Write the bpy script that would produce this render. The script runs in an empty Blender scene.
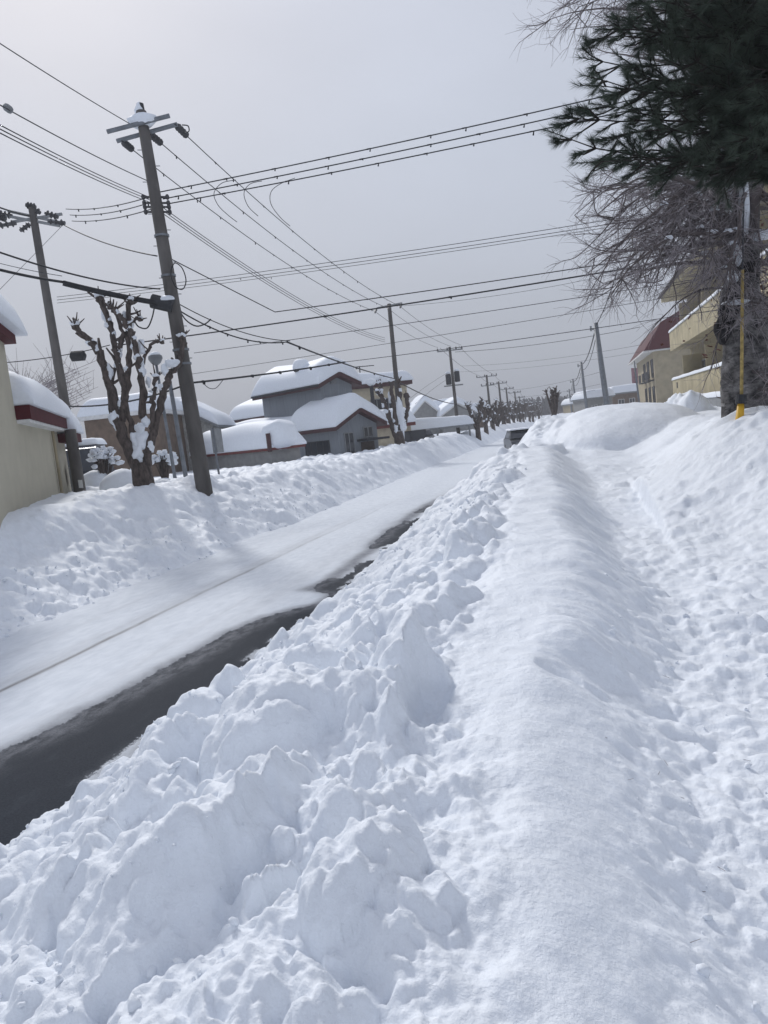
import bpy, math, random
import numpy as np
random.seed(7); RNG=np.random.RandomState(11)
scn=bpy.context.scene
COL=scn.collection
# ------------------------------------------------------------------ camera model
FPX=770.0; CH=2.4
_ps,_th,_ro=math.radians(14.6),math.radians(6.0),math.radians(6.3)
CF=np.array([-math.sin(_ps)*math.cos(_th),math.cos(_ps)*math.cos(_th),-math.sin(_th)])
_r0=np.array([math.cos(_ps),math.sin(_ps),0]); _u0=np.cross(_r0,CF)
CR=math.cos(_ro)*_r0-math.sin(_ro)*_u0
CU=math.sin(_ro)*_r0+math.cos(_ro)*_u0
def at(px,py,d):
    "point of the place seen at this pixel, d metres in front of the camera"
    v=CF+CR*(px-384)/FPX+CU*(512-py)/FPX
    return np.array([0,0,CH])+v*d
def proj(p):
    v=np.array(p,float)-np.array([0,0,CH]); d=v@CF
    return 384+FPX*(v@CR)/d, 512-FPX*(v@CU)/d, d
def hdir(az): a=math.radians(az); return np.array([math.sin(a),math.cos(a),0.0])
def along(O,d,px,tmax=80,t0=0):
    "length along d from O until pixel column px"
    s0=proj(O+d*t0)[0]-px; n=800
    for i in range(1,n+1):
        t=t0+(tmax-t0)*i/n; s=proj(O+d*t)[0]-px
        if s*s0<=0: return t
    return tmax
UP=np.array([0,0,1.0])
cam=bpy.data.objects.new('camera',bpy.data.cameras.new('camera')); COL.objects.link(cam)
from mathutils import Matrix, Vector
M4=Matrix(((CR[0],CU[0],-CF[0],0),(CR[1],CU[1],-CF[1],0),(CR[2],CU[2],-CF[2],CH),(0,0,0,1)))
cam.matrix_world=M4
cam.data.sensor_fit='VERTICAL'; cam.data.sensor_height=36; cam.data.lens=36*FPX/1024.0
cam.data.clip_start=0.05; cam.data.clip_end=6000
scn.camera=cam

# ------------------------------------------------------------------ materials
MATS={}
def mat(name,col,rough=.7,var=.12,scale=6,bump=0.0,bscale=40,metal=0,stretch=None,spec=.3,col2=None):
    if name in MATS: return MATS[name]
    m=bpy.data.materials.new(name); m.use_nodes=True; nt=m.node_tree; b=nt.nodes['Principled BSDF']
    b.inputs['Roughness'].default_value=rough; b.inputs['Metallic'].default_value=metal
    b.inputs['Specular IOR Level'].default_value=spec
    tc=nt.nodes.new('ShaderNodeTexCoord'); mp=nt.nodes.new('ShaderNodeMapping')
    nt.links.new(tc.outputs['Object'],mp.inputs[0])
    if stretch: mp.inputs['Scale'].default_value=stretch
    n=nt.nodes.new('ShaderNodeTexNoise'); n.inputs['Scale'].default_value=scale; n.inputs['Detail'].default_value=6
    nt.links.new(mp.outputs[0],n.inputs['Vector'])
    r=nt.nodes.new('ShaderNodeValToRGB')
    c=np.array(col)
    c2=np.array(col2) if col2 is not None else np.clip(c*(1+var*2),0,1)
    r.color_ramp.elements[0].color=(*(c*(1-var*2) if col2 is None else c),1); r.color_ramp.elements[1].color=(*c2,1)
    r.color_ramp.elements[0].position=.32; r.color_ramp.elements[1].position=.68
    nt.links.new(n.outputs['Fac'],r.inputs[0]); nt.links.new(r.outputs[0],b.inputs['Base Color'])
    if bump:
        n2=nt.nodes.new('ShaderNodeTexNoise'); n2.inputs['Scale'].default_value=bscale; n2.inputs['Detail'].default_value=5
        nt.links.new(mp.outputs[0],n2.inputs['Vector'])
        bp=nt.nodes.new('ShaderNodeBump'); bp.inputs['Strength'].default_value=bump; bp.inputs['Distance'].default_value=.02
        nt.links.new(n2.outputs['Fac'],bp.inputs['Height']); nt.links.new(bp.outputs[0],b.inputs['Normal'])
    MATS[name]=m; return m
def snow_material(name,grain=1.0,dirt=0.0,base=(.83,.87,.925)):
    m=bpy.data.materials.new(name); m.use_nodes=True; nt=m.node_tree; N=nt.nodes; L=nt.links
    b=N['Principled BSDF']; b.inputs['Roughness'].default_value=.62; b.inputs['Specular IOR Level'].default_value=.25
    geo=N.new('ShaderNodeNewGeometry')
    n1=N.new('ShaderNodeTexNoise'); n1.inputs['Scale'].default_value=9; n1.inputs['Detail'].default_value=8; n1.inputs['Roughness'].default_value=.62
    n2=N.new('ShaderNodeTexNoise'); n2.inputs['Scale'].default_value=48; n2.inputs['Detail'].default_value=4; n2.inputs['Roughness'].default_value=.7
    L.new(geo.outputs['Position'],n1.inputs['Vector']); L.new(geo.outputs['Position'],n2.inputs['Vector'])
    b1=N.new('ShaderNodeBump'); b1.inputs['Strength'].default_value=.5*grain; b1.inputs['Distance'].default_value=.05
    b2=N.new('ShaderNodeBump'); b2.inputs['Strength'].default_value=.5*grain; b2.inputs['Distance'].default_value=.009
    L.new(n1.outputs['Fac'],b1.inputs['Height']); L.new(n2.outputs['Fac'],b2.inputs['Height']); L.new(b1.outputs[0],b2.inputs['Normal'])
    L.new(b2.outputs[0],b.inputs['Normal'])
    r=N.new('ShaderNodeValToRGB'); L.new(n1.outputs['Fac'],r.inputs[0])
    bc=np.array(base)
    r.color_ramp.elements[0].color=(*(bc*.95),1); r.color_ramp.elements[1].color=(*np.minimum(bc*1.03,1),1)
    r.color_ramp.elements[0].position=.3; r.color_ramp.elements[1].position=.7
    out=r.outputs[0]
    if dirt:
        at_=N.new('ShaderNodeAttribute'); at_.attribute_name='grit'
        n3=N.new('ShaderNodeTexNoise'); n3.inputs['Scale'].default_value=14; n3.inputs['Detail'].default_value=9; n3.inputs['Roughness'].default_value=.75
        L.new(geo.outputs['Position'],n3.inputs['Vector'])
        r3=N.new('ShaderNodeValToRGB'); r3.color_ramp.elements[0].position=.52; r3.color_ramp.elements[1].position=.66
        L.new(n3.outputs['Fac'],r3.inputs[0])
        mu=N.new('ShaderNodeMath'); mu.operation='MULTIPLY'; L.new(r3.outputs[0],mu.inputs[0]); L.new(at_.outputs['Fac'],mu.inputs[1])
        mx=N.new('ShaderNodeMix'); mx.data_type='RGBA'; L.new(mu.outputs[0],mx.inputs['Factor']); L.new(out,mx.inputs['A'])
        mx.inputs['B'].default_value=(.50,.50,.52,1); out=mx.outputs['Result']
    L.new(out,b.inputs['Base Color'])
    return m
SNOW=snow_material('snow',1.0); SNOWG=snow_material('snow_ground_mat',1.0,1.0)
SOFT=snow_material('snow_soft',.4)
CONC=mat('concrete_pole',(.105,.098,.092),.85,.15,3,.3,60,stretch=(1,1,.3))
STEEL=mat('grey_steel',(.19,.205,.225),.55,.1,5,metal=.3)
DARKM=mat('dark_metal',(.035,.037,.042),.6,.15,8)
PORC=mat('insulator_dark',(.06,.06,.065),.4,.1,9)
RUBBER=mat('cable_black',(.02,.021,.024),.6,.1,4)
WIREM=mat('wire_grey',(.05,.053,.06),.6,.1,4)
BARK=mat('bark_dark',(.045,.036,.032),.95,.25,14,.9,45,stretch=(1,1,.4),col2=(.13,.105,.095))
TWIG=mat('twig_brown',(.27,.245,.255),.9,.2,3)
GLASS=mat('window_glass',(.03,.035,.045),.15,.1,2,spec=.6)
GLASSL=mat('window_glass_pale',(.18,.20,.22),.2,.1,2,spec=.6)
CREAM=mat('cream_render',(.47,.44,.35),.9,.025,2,.2,30)
CREAMD=mat('cream_render_weathered',(.36,.31,.215),.9,.07,1.5,.2,30)
MAROON=mat('maroon_metal',(.075,.008,.012),.8,.08,5)
REDT=mat('red_fascia',(.15,.04,.036),.6,.1,5)
REDD=mat('dark_red_fascia',(.07,.03,.032),.6,.1,5)
GREYB=mat('blue_grey_siding',(.235,.255,.28),.85,.05,3,.25,22,stretch=(4,4,.3))
GREYB2=mat('grey_siding',(.27,.27,.265),.85,.07,3,.2,22)
BROWNW=mat('brown_wall',(.17,.125,.095),.9,.1,3,.2,20)
BEIGEW=mat('beige_wall',(.55,.49,.37),.9,.06,3,.2,20)
WHITET=mat('white_trim',(.68,.68,.67),.7,.05,5)
GREYT=mat('grey_trim',(.24,.25,.26),.7,.08,5)
YEL=mat('yellow_guard',(.72,.42,.035),.5,.08,9)
YELW=mat('yellow_guard_worn',(.38,.28,.10),.6,.2,15)
CARP=mat('car_paint_dark',(.06,.065,.075),.3,.08,5,metal=.4,spec=.6)
CARN=mat('car_paint_navy',(.012,.016,.035),.3,.08,5,metal=.3,spec=.6)
TAILR=mat('red_lens',(.35,.02,.02),.25,.05,5)
LAMPG=mat('lamp_glass',(.16,.17,.18),.3,.05,5)
NEED=mat('pine_needles',(.018,.030,.021),.65,.3,2.2,col2=(.075,.10,.072))
WOODF=mat('far_twigs',(.07,.065,.07),.95,.2,.2)

# ------------------------------------------------------------------ mesh helpers
class MB:
    def __init__(s): s.v=[]; s.f=[]; s.parts=[]
    def add(s,vs,fs):
        o=len(s.v); s.v.extend([tuple(map(float,p)) for p in vs]); s.f.extend([tuple(i+o for i in f) for f in fs]); return s
    def box(s,O,a,b,c):
        "corner O and three edge vectors"
        O=np.array(O,float);a=np.array(a,float);b=np.array(b,float);c=np.array(c,float)
        P=[O,O+a,O+a+b,O+b,O+c,O+a+c,O+a+b+c,O+b+c]
        return s.add(P,[(0,3,2,1),(4,5,6,7),(0,1,5,4),(1,2,6,5),(2,3,7,6),(3,0,4,7)])
    def prism(s,poly,ext):
        n=len(poly); e=np.array(ext,float); P=[np.array(p,float) for p in poly]
        P2=P+[p+e for p in P]
        return s.add(P2,[tuple(range(n))[::-1],tuple(range(n,2*n))]+[(i,(i+1)%n,n+(i+1)%n,n+i) for i in range(n)])
    def tube(s,pts,rad,sides=6,cap=True):
        pts=np.array(pts,float); n=len(pts)
        if np.isscalar(rad): rad=[rad]*n
        T=np.gradient(pts,axis=0); T/=np.linalg.norm(T,axis=1)[:,None]+1e-12
        ref=np.array([0,0,1.0]) if abs(T[0][2])<.9 else np.array([1.0,0,0])
        n1=np.cross(T[0],ref); n1/=np.linalg.norm(n1)
        ang=np.arange(sides)*2*math.pi/sides; V=[]
        for i in range(n):
            n1=n1-T[i]*(n1@T[i]); n1/=np.linalg.norm(n1)+1e-12
            n2=np.cross(T[i],n1)
            V.append(pts[i]+rad[i]*(np.cos(ang)[:,None]*n1+np.sin(ang)[:,None]*n2))
        V=np.concatenate(V); F=[]
        for i in range(n-1):
            for k in range(sides):
                k2=(k+1)%sides; F.append((i*sides+k,i*sides+k2,(i+1)*sides+k2,(i+1)*sides+k))
        if cap: F.append(tuple(range(sides))[::-1]); F.append(tuple((n-1)*sides+k for k in range(sides)))
        return s.add(V,F)
    def blob(s,c,r,seed=0,nu=10,nv=7,amp=.18):
        "lumpy closed blob with radii r"
        rg=np.random.RandomState(seed); ph=rg.rand(6)*6.28; V=[];F=[]
        for j in range(nv+1):
            th=math.pi*j/nv
            for i in range(nu):
                a=2*math.pi*i/nu
                k=1+amp*(math.sin(2*a+ph[0]+3*th)+.7*math.sin(3*a+ph[1]-2*th+ph[2])+.5*math.sin(5*th+ph[3]))*math.sin(th)
                V.append((c[0]+r[0]*k*math.sin(th)*math.cos(a),c[1]+r[1]*k*math.sin(th)*math.sin(a),c[2]+r[2]*math.cos(th)*(1 if j in(0,nv) else k)))
        for j in range(nv):
            for i in range(nu):
                i2=(i+1)%nu; F.append((j*nu+i,(j+1)*nu+i,(j+1)*nu+i2,j*nu+i2))
        s.parts.append((V,F)); return s.add(V,F)
    def build(s,name,m,parent=None,smooth=False,**kw):
        me=bpy.data.meshes.new(name); me.from_pydata(s.v,[],s.f); me.materials.append(m)
        if smooth: me.polygons.foreach_set('use_smooth',[True]*len(me.polygons))
        me.update(); o=bpy.data.objects.new(name,me); COL.objects.link(o)
        if parent is not None: o.parent=parent; o.matrix_parent_inverse=Matrix.Translation(-Vector(parent_loc(parent)))
        tag(o,**kw); return o
def parent_loc(p):
    return Vector(p.location) if p.type=='EMPTY' else Vector((0,0,0))
def tag(o,label=None,cat=None,group=None,kind=None):
    if label: o['label']=label
    if cat: o['category']=cat
    if group: o['group']=group
    if kind: o['kind']=kind
    return o
def thing(name,label,cat,loc,group=None):
    o=bpy.data.objects.new(name,None); COL.objects.link(o); o.location=tuple(float(x) for x in loc); o.empty_display_size=.2
    return tag(o,label,cat,group)
def sm(x,a,b):
    t=np.clip((x-a)/(b-a),0,1); return t*t*(3-2*t)

# ------------------------------------------------------------------ value noise (numpy)
def hash2(ix,iy,s):
    h=(ix.astype(np.int64)*374761393+iy.astype(np.int64)*668265263+s*1274126177)&0x7fffffff
    h=((h^(h>>13))*1274126177)&0x7fffffff; h=h^(h>>16)
    return (h&0xffff)/65535.0
def vnoise(x,y,s=0):
    ix=np.floor(x);iy=np.floor(y);fx=x-ix;fy=y-iy
    fx=fx*fx*fx*(fx*(fx*6-15)+10);fy=fy*fy*fy*(fy*(fy*6-15)+10)
    ix=ix.astype(np.int64);iy=iy.astype(np.int64)
    a=hash2(ix,iy,s);b=hash2(ix+1,iy,s);c=hash2(ix,iy+1,s);d=hash2(ix+1,iy+1,s)
    return (a*(1-fx)+b*fx)*(1-fy)+(c*(1-fx)+d*fx)*fy-.5
def fbm(x,y,sc,o=4,s=0,g=.5):
    r=0;a=1.0;c,sn=math.cos(.6),math.sin(.6)
    x=x/sc;y=y/sc
    for i in range(o):
        r=r+a*vnoise(x,y,s+i*17); a*=g; x,y=(c*x-sn*y)*2.03,(sn*x+c*y)*2.03
    return r

# ------------------------------------------------------------------ snow terrain
def I(Y,a,b): return np.interp(Y,a,b)
def profile(X,Y):
    "smooth large shape of the ploughed snow (no lumps)"
    eR=-3.66+I(Y,[0,4,6,10,14,19,30,60,100],[0,-.0,0,-.02,-.15,-.3,.5,-.3,-.5])+.16*fbm(X*0+3,Y,1.6,4,5,.6)*(Y<30)
    cX=I(Y,[0,2,5,7,12,19,22,30,60,140],[-.42,-.36,-.30,-.28,-.55,-.92,-1.0,-1.1,-2.0,-3.5])+.06*np.sin(Y*1.3)
    cH=I(Y,[0,2,5,8,13,17,19.5,22,26,34,60,140],[1.02,1.10,1.22,1.32,1.45,1.56,1.58,1.20,1.3,1.75,1.95,1.9])
    pZ=I(Y,[0,3,6,10,14,18,22,30,60],[.70,.72,.78,.84,.90,.98,1.02,1.5,1.8])
    pX0=cX+I(Y,[0,3,8,20],[.75,.8,.85,1.15]); pX1=pX0+I(Y,[0,4,10,20],[1.4,1.2,1.0,1.1])
    bH=I(Y,[0,4,8,12,20,40],[1.25,1.35,1.55,1.9,1.85,1.8]); bX=pX1+I(Y,[0,5,12,25],[2.8,2.7,1.9,2.2])
    t=np.clip((X-eR)/(cX-.35-eR),0,1)
    z=np.where(X<cX, cH*(1-(1-t)**1.28)*(.93+.07*t), cH)
    z=np.where(X>cX, pZ+(cH-pZ)*(1-sm(X,cX+.05,pX0)), z)
    z=z+(bH-pZ)*sm(X,pX1-.1,bX)
    z=z+ .12*sm(X,8,30)*np.sin(X*.15)
    # big smooth mound closing the path
    mx,my=1.6,28.6
    q=np.abs((X-mx)/2.9)**2.3+np.abs((Y-my)/5.2)**2.3
    z=np.where(q<1,np.maximum(z,1.0+1.42*np.clip(1-q,0,1)**.52),z)
    q2=((X-4.6)/1.1)**2+((Y-35)/2.2)**2
    z=np.maximum(z,1.3+1.45*np.clip(1-q2+.7*fbm(X,Y,.8,4,6,.6),0,1)**.9)*(q2<1.4)+z*(q2>=1.4)
    tq=((X-2.55)/1.5)**2+((Y-12.2)/2.4)**2
    z=np.maximum(z,z+(2.06-z)*np.exp(-tq*1.1)*(X>.9))
    # left side
    eL=-8.15+.3*fbm(X*0+9,Y,3.0,3,8)
    lb=I(Y,[0,8,14,20,30,45,80,140],[.85,.9,.98,1.25,1.5,1.65,1.75,1.6])
    lb2=I(Y,[0,8,16,22,30,40,80],[1.6,1.62,1.64,1.5,1.3,1.2,1.2])
    zl=lb*(1-(1-np.clip((eL-X)/2.5,0,1))**1.35)
    zl=zl+(lb2-lb)*sm(-X,9.7,11.1)
    z=np.where(X<(eL+eR)/2,zl,z)
    inroad=(X>eL)&(X<eR)
    z=np.where(inroad,-.03-.1*np.minimum(np.minimum(X-eL,eR-X),1),z)
    return z,eR,cX,cH,eL,pX0,pX1,bX

def polar_axes(rmin,rmax,dr,phid):
    view=-14.6
    inner=np.arange(-40,40+1e-6,phid)
    left=-40-np.cumsum(np.linspace(phid,6,44)); left=left[left>-180]
    L=np.concatenate([[-180],left[::-1],inner,-left,[180]])
    ph=np.radians(view+L)
    n=int(math.log(rmax/rmin)/dr)
    r=rmin*np.exp(np.linspace(0,math.log(rmax/rmin),n))
    return r,ph
PHID=.13
r_,ph_=polar_axes(.55,2500,.0045,PHID)
RR,PP=np.meshgrid(r_,ph_,indexing='ij')
X=RR*np.sin(PP); Y=RR*np.cos(PP)
Z,eR,cX,cH,eL,pX0,pX1,bX=profile(X,Y)
inroad=(X>eL)&(X<eR)
Ya=np.abs(Y)
# zone masks
lumpR=sm(X,eR-.02,eR+.25)*(1-sm(X,cX-I(Ya,[0,2.5,4,6,9,20],[.3,.3,.6,.75,.8,.6]),cX+I(Ya,[0,2.5,4,20],[.4,.2,-.15,-.1])))
lumpR=np.where(Y<0,0,lumpR)
pathm=sm(X,cX+.1,cX+.5)*(Y<27)
lumpL=sm(-X,-eL-.02,-eL+.3)*(1-sm(-X,9.9,10.7)*sm(-Y,-20,-17))*(1-sm(-X,16,20))
far=sm(Y,21,26)
# broad undulation
und=fbm(X,Y,2.6,4,31)*.16
Z=Z+np.where(inroad,0,und*sm(np.minimum(np.abs(X-eR),np.abs(eL-X)),0,.8))
# mid-scale roughness in lumpy zones
Z+=lumpR*(np.abs(fbm(X,Y,.36,5,41,.55))*.20-.05)*sm(X-eR,0,.9)
Z+=lumpR*far*fbm(X,Y,1.1,4,43,.6)*.25
Z+=lumpL*(np.abs(fbm(X,Y,.8,5,47,.6))*.34-.07)
soft=1-np.clip(lumpR+lumpL,0,1)
Z+=np.where(inroad,0,soft*(fbm(X,Y,.5,3,53,.5)*.035))
# trodden, crumbly path and bank on the right
rough=sm(X,cX+.2,cX+.6)*(1-.55*sm(Ya,19,24))
Z+=rough*(1-inroad)*((fbm(X*1.0,Y*1.5,.34,5,59,.5)*.05)+np.abs(fbm(X,Y*1.3,.13,4,61,.5))*.03+(Y<7)*(1-sm(Y,4,7))*np.abs(fbm(X,Y,.22,4,62,.55))*.05)
Z+=sm(X,pX1,bX)*(Y<24)*np.abs(fbm(X,Y*1.2,.6,4,67,.5))*.13
# slight flutes on crest flank at mid distance
Z+=np.exp(-((X-(cX+.28))/.22)**2)*(Y>3.5)*(Y<19)*fbm(X*.4,Y,.28,4,71,.6)*.07

nr,nph=X.shape
phdeg=np.degrees(ph_)
def window(cx,cy,R):
    r=math.hypot(cx,cy); p=math.degrees(math.atan2(cx,cy)); dp=math.degrees(math.asin(min(.99,R/max(r,R*1.05))))
    i0,i1=np.searchsorted(r_,[r-R,r+R]); j0,j1=np.searchsorted(phdeg,[p-dp,p+dp]); return i0,i1,j0,j1
def clod(cx,cy,a,b,h,rot,p=3.0,tilt=(0,0),zc=None,q=2.0,sink=0,jag=.12,seed=0,flat=2.4):
    "a lump or slab of ploughed snow rising out of the bank"
    R=max(a,b)*1.5; i0,i1,j0,j1=window(cx,cy,R)
    if i1-i0<3 or j1-j0<3: return
    x=X[i0:i1,j0:j1]-cx; y=Y[i0:i1,j0:j1]-cy
    c,s=math.cos(rot),math.sin(rot)
    u=(c*x+s*y)/a; v=(-s*x+c*y)/b
    w=fbm(x+cx*3.1+seed,y+cy*2.7,max(a,b)*.75,4,seed%97,.55)*jag*3
    d=(np.abs(u)**p+np.abs(v)**p)**(1/p)+w
    m=d<1
    if not m.any(): return
    if zc is None:
        ic=(i0+i1)//2; jc=(j0+j1)//2; zc=Zb[ic,jc]
    zl_=Zb[i0:i1,j0:j1]*.7+zc*.3
    top=zl_-sink+h*np.clip(1-np.clip(d,0,1)**q,0,1)**(1/flat)+(u*tilt[0]+v*tilt[1])*h
    sub=Z[i0:i1,j0:j1]
    Z[i0:i1,j0:j1]=np.where(m,np.maximum(sub,top),sub)
def chunk(cx,cy,s,h,rg,seed=0,el=1.0,topt=.35,sink=.1):
    "angular block of broken crust: convex, cut by random planes"
    R=s*1.6*max(1,el); i0,i1,j0,j1=window(cx,cy,R)
    if i1-i0<3 or j1-j0<3: return
    x=X[i0:i1,j0:j1]-cx; y=Y[i0:i1,j0:j1]-cy
    wn=fbm(x+cx,y+cy,s*.8,3,seed%89,.55)*.22*s
    a0=rg.uniform(0,6.28); n=rg.choice((4,5,6)); er=rg.uniform(0,3.14)
    top=h*(1+ (x*rg.uniform(-topt,topt)+y*rg.uniform(-topt,topt))/s)
    top=np.minimum(top,h*(1.1+(x*rg.uniform(-1,1)+y*rg.uniform(-1,1))/s*.7))
    for k in range(n):
        a=a0+6.283*(k+rg.uniform(-.3,.3))/n; r=s*rg.uniform(.65,1.1)*(1+(el-1)*abs(math.cos(a-er)))
        top=np.minimum(top,(r-(x*math.cos(a)+y*math.sin(a))+wn)*rg.uniform(.8,2.6))
    ic=(i0+i1)//2; jc=(j0+j1)//2
    zz=Zb[i0:i1,j0:j1]*.75+Zb[ic,jc]*.25+top-sink*h
    Z[i0:i1,j0:j1]=np.where(top>0,np.maximum(Z[i0:i1,j0:j1],zz),Z[i0:i1,j0:j1])
def groundpx(px,py,z):
    v=CF+CR*(px-384)/FPX+CU*(512-py)/FPX; t=(z-CH)/v[2]; return np.array([v[0]*t,v[1]*t])
def ridge(p0,p1,z,wl,wr,h,seed=0,jag=.25):
    "broken slab: gentle face on the left, short steep face on the right"
    a=groundpx(*p0,z); b=groundpx(*p1,z); c=(a+b)/2; d=b-a; Ln=np.linalg.norm(d); d/=Ln; pr=np.array([d[1],-d[0]])
    R=Ln/2+max(wl,wr)+.05; i0,i1,j0,j1=window(c[0],c[1],R); x=X[i0:i1,j0:j1]-c[0]; y=Y[i0:i1,j0:j1]-c[1]
    u=(x*d[0]+y*d[1])/(Ln/2); w=fbm(x+c[0],y+c[1],.20,3,seed,.45); v=x*pr[0]+y*pr[1]+w*.09*jag*4
    uu=np.abs(u)+w*jag; end=np.clip((1.05-uu)*2.6,0,1)
    f=np.where(v<0,1-np.clip(-v/wl,0,1)**1.3,1-np.clip(v/wr,0,1)**.8)
    top=h*f*end*(1+.25*w); Z[i0:i1,j0:j1]=np.where(top>.002,np.maximum(Z[i0:i1,j0:j1],Zb[i0:i1,j0:j1]+top),Z[i0:i1,j0:j1])
Zb=Z.copy()
rg=random.Random(5)
def rz(lo,hi): return rg.uniform(lo,hi)
# dense clods on the road side of the right bank
cnt=0
for k in range(6500):
    y=0.9+ (rz(0,1)**1.7)*46
    e=float(I(y,[0,10,14,19,30,60,100],[-3.66,-3.68,-3.8,-3.95,-4.46,-4.5,-4.5])); c=float(I(y,[0,2,5,7,12,19,22,30,60],[-.42,-.36,-.30,-.28,-.55,-.92,-1.05,-1.2,-1.6]))
    t=rz(0,1)**1.15; x=e+.02+(c-float(I(y,[0,3,5,20],[.3,.6,.85,.7]))-e)*t
    if y<3.2 and x>-1.5 and rz(0,1)<.75: continue
    s=(.045+.16*rz(0,1)**2.6)*float(I(y,[0,6,20,45],[1,1,1.25,1.6]))
    s*=.45+.55*min(1,t/.35)
    x+=s*1.1
    if rz(0,1)<.6: chunk(x,y,s*rz(.8,1.3),s*rz(.55,1.15),rg,k,rz(1,1.7))
    else: clod(x,y,s*rz(.8,1.4),s*rz(.6,1.1),s*rz(.6,1.05),rz(0,3.14),p=rz(2,3.2),tilt=(rz(-.35,.35),rz(-.35,.35)),sink=s*.15,jag=rz(.05,.12),seed=k,flat=1.8)
for k in range(5200):
    y=0.8+(rz(0,1)**1.4)*9; x=rz(-3.5,-.75+.45*min(1,max(0,(2.6-y)))); s=.02+.055*rz(0,1)**1.6
    if fbm(np.array([x]),np.array([y]),.7,2,77)[0]<.06: continue
    chunk(x,y,s*rz(.8,1.3),s*rz(.5,1.1),rg,k,rz(1,1.6))
for k in range(5200):
    y=1.0+(rz(0,1)**1.25)*19; x=float(I(y,[0,4,20],[-.25,.25,.4]))+rz(0,3.6)*(.5+.5*min(1,y/5)); s=(.018+.05*rz(0,1)**2)*(1+.03*y)
    if fbm(np.array([x]),np.array([y*.7]),1.1,2,78)[0]<-.02: continue
    chunk(x,y,s*rz(.8,1.3),s*rz(.25,.55),rg,k,rz(1,1.6))
# left bank: finer, rubbly
for k in range(9500):
    y=4+(rz(0,1)**1.4)*60
    x=-8.1-(rz(0,1)**.8)*float(I(y,[0,14,20,30,60],[2.2,2.6,5,8,9]))
    s=(.03+.11*rz(0,1)**2.8)*float(I(y,[0,15,60],[.8,.95,1.8]))
    if rz(0,1)<.6: chunk(x,y,s*rz(.8,1.3),s*rz(.5,1.0),rg,k,rz(1,1.5))
    else: clod(x,y,s*rz(.8,1.4),s*rz(.6,1.1),s*rz(.5,.9),rz(0,3.14),p=rz(2,3.2),tilt=(rz(-.3,.3),rz(-.3,.3)),sink=s*.2,jag=.08,seed=k,flat=1.8)
# far right bank beyond the ridge
for k in range(1200):
    y=23+(rz(0,1)**1.5)*60; x=rz(-2.9,-.6)-(.9 if y>45 else 0); s=.07+.3*rz(0,1)**2.5
    clod(x,y,s*rz(.8,1.4),s*rz(.6,1.1),s*rz(.6,1.0),rz(0,3.14),sink=s*.2,jag=.12,seed=k)
# small crumbs on the right-hand bank
for k in range(1500):
    y=1.2+(rz(0,1)**1.4)*18; x=float(I(y,[0,20],[.9,1.2]))+rz(0,3.5); s=.02+.06*rz(0,1)**2
    clod(x,y,s*rz(.8,1.4),s*rz(.7,1.1),s*rz(.4,.8),rz(0,3.14),sink=s*.2,jag=.1,seed=k)
# individually placed big slabs and boulders of the foreground (x, y, half length, half width, height, rotation, tilt u, tilt v, p)
def pxclod(px,py,z,a,b,h,rotdeg,tilt=(0,0),p=3.,q=3.,flat=2.2,jag=.1,sink=0,seed=1):
    v=CF+CR*(px-384)/FPX+CU*(512-py)/FPX; t=(z-CH)/v[2]; cx,cy=v[0]*t,v[1]*t
    clod(cx,cy,a,b,h,math.radians(rotdeg),p=p,tilt=tilt,q=q,flat=flat,jag=jag,sink=sink,seed=seed)
Zb=Z.copy()
for (px,py,z,a,b,h,rt_,sd_) in ((300,800,.75,.44,.30,.17,75,3),(300,742,.75,.36,.14,.18,10,4),(205,765,.5,.19,.15,.20,30,5),(232,752,.5,.14,.12,.18,0,16),(165,775,.42,.13,.10,.15,0,6),
        (100,842,.40,.15,.12,.14,20,7),(60,965,.55,.28,.22,.13,10,11),(20,905,.4,.18,.14,.12,40,12),(150,1000,.65,.22,.18,.11,30,13),(330,655,.75,.26,.16,.16,30,17),(395,640,.85,.22,.13,.15,50,18),(380,1000,.85,.22,.12,.08,70,23),(360,905,.85,.15,.17,.13,70,10)):
    pxclod(px,py,z,a,b,h,rt_,(0,.08),2.3,2.2,1.9,.06,seed=sd_)
Zb=Z.copy()*.35+Zb*.65
ridge((200,1015),(322,838),.85,.42,.11,.21,3,.10)
ridge((262,1030),(330,930),.8,.16,.06,.07,4,.2)
ridge((128,905),(208,804),.65,.30,.13,.18,5,.12)
ridge((60,880),(110,850),.45,.12,.08,.08,6,.3)
ridge((392,792),(430,685),1.0,.22,.06,.20,7,.08)
ridge((350,780),(385,690),.85,.2,.08,.13,8,.2)
ridge((60,1015),(150,930),.65,.3,.12,.17,21,.2)
ridge((440,585),(505,560),1.05,.14,.18,.16,9,.3)
ridge((455,560),(482,530),1.05,.14,.12,.20,10,.3)
ridge((380,690),(450,655),.95,.16,.14,.10,11,.3)
ridge((300,690),(350,640),.75,.14,.12,.10,12,.3)
for k in range(45):
    px=rz(0,440); py=rz(800,1024) if px<200 else rz(620,1000); q=groundpx(px,py,.65)
    chunk(q[0],q[1],rz(.03,.10),rz(.03,.07),rg,k,rz(1,1.6))
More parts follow.
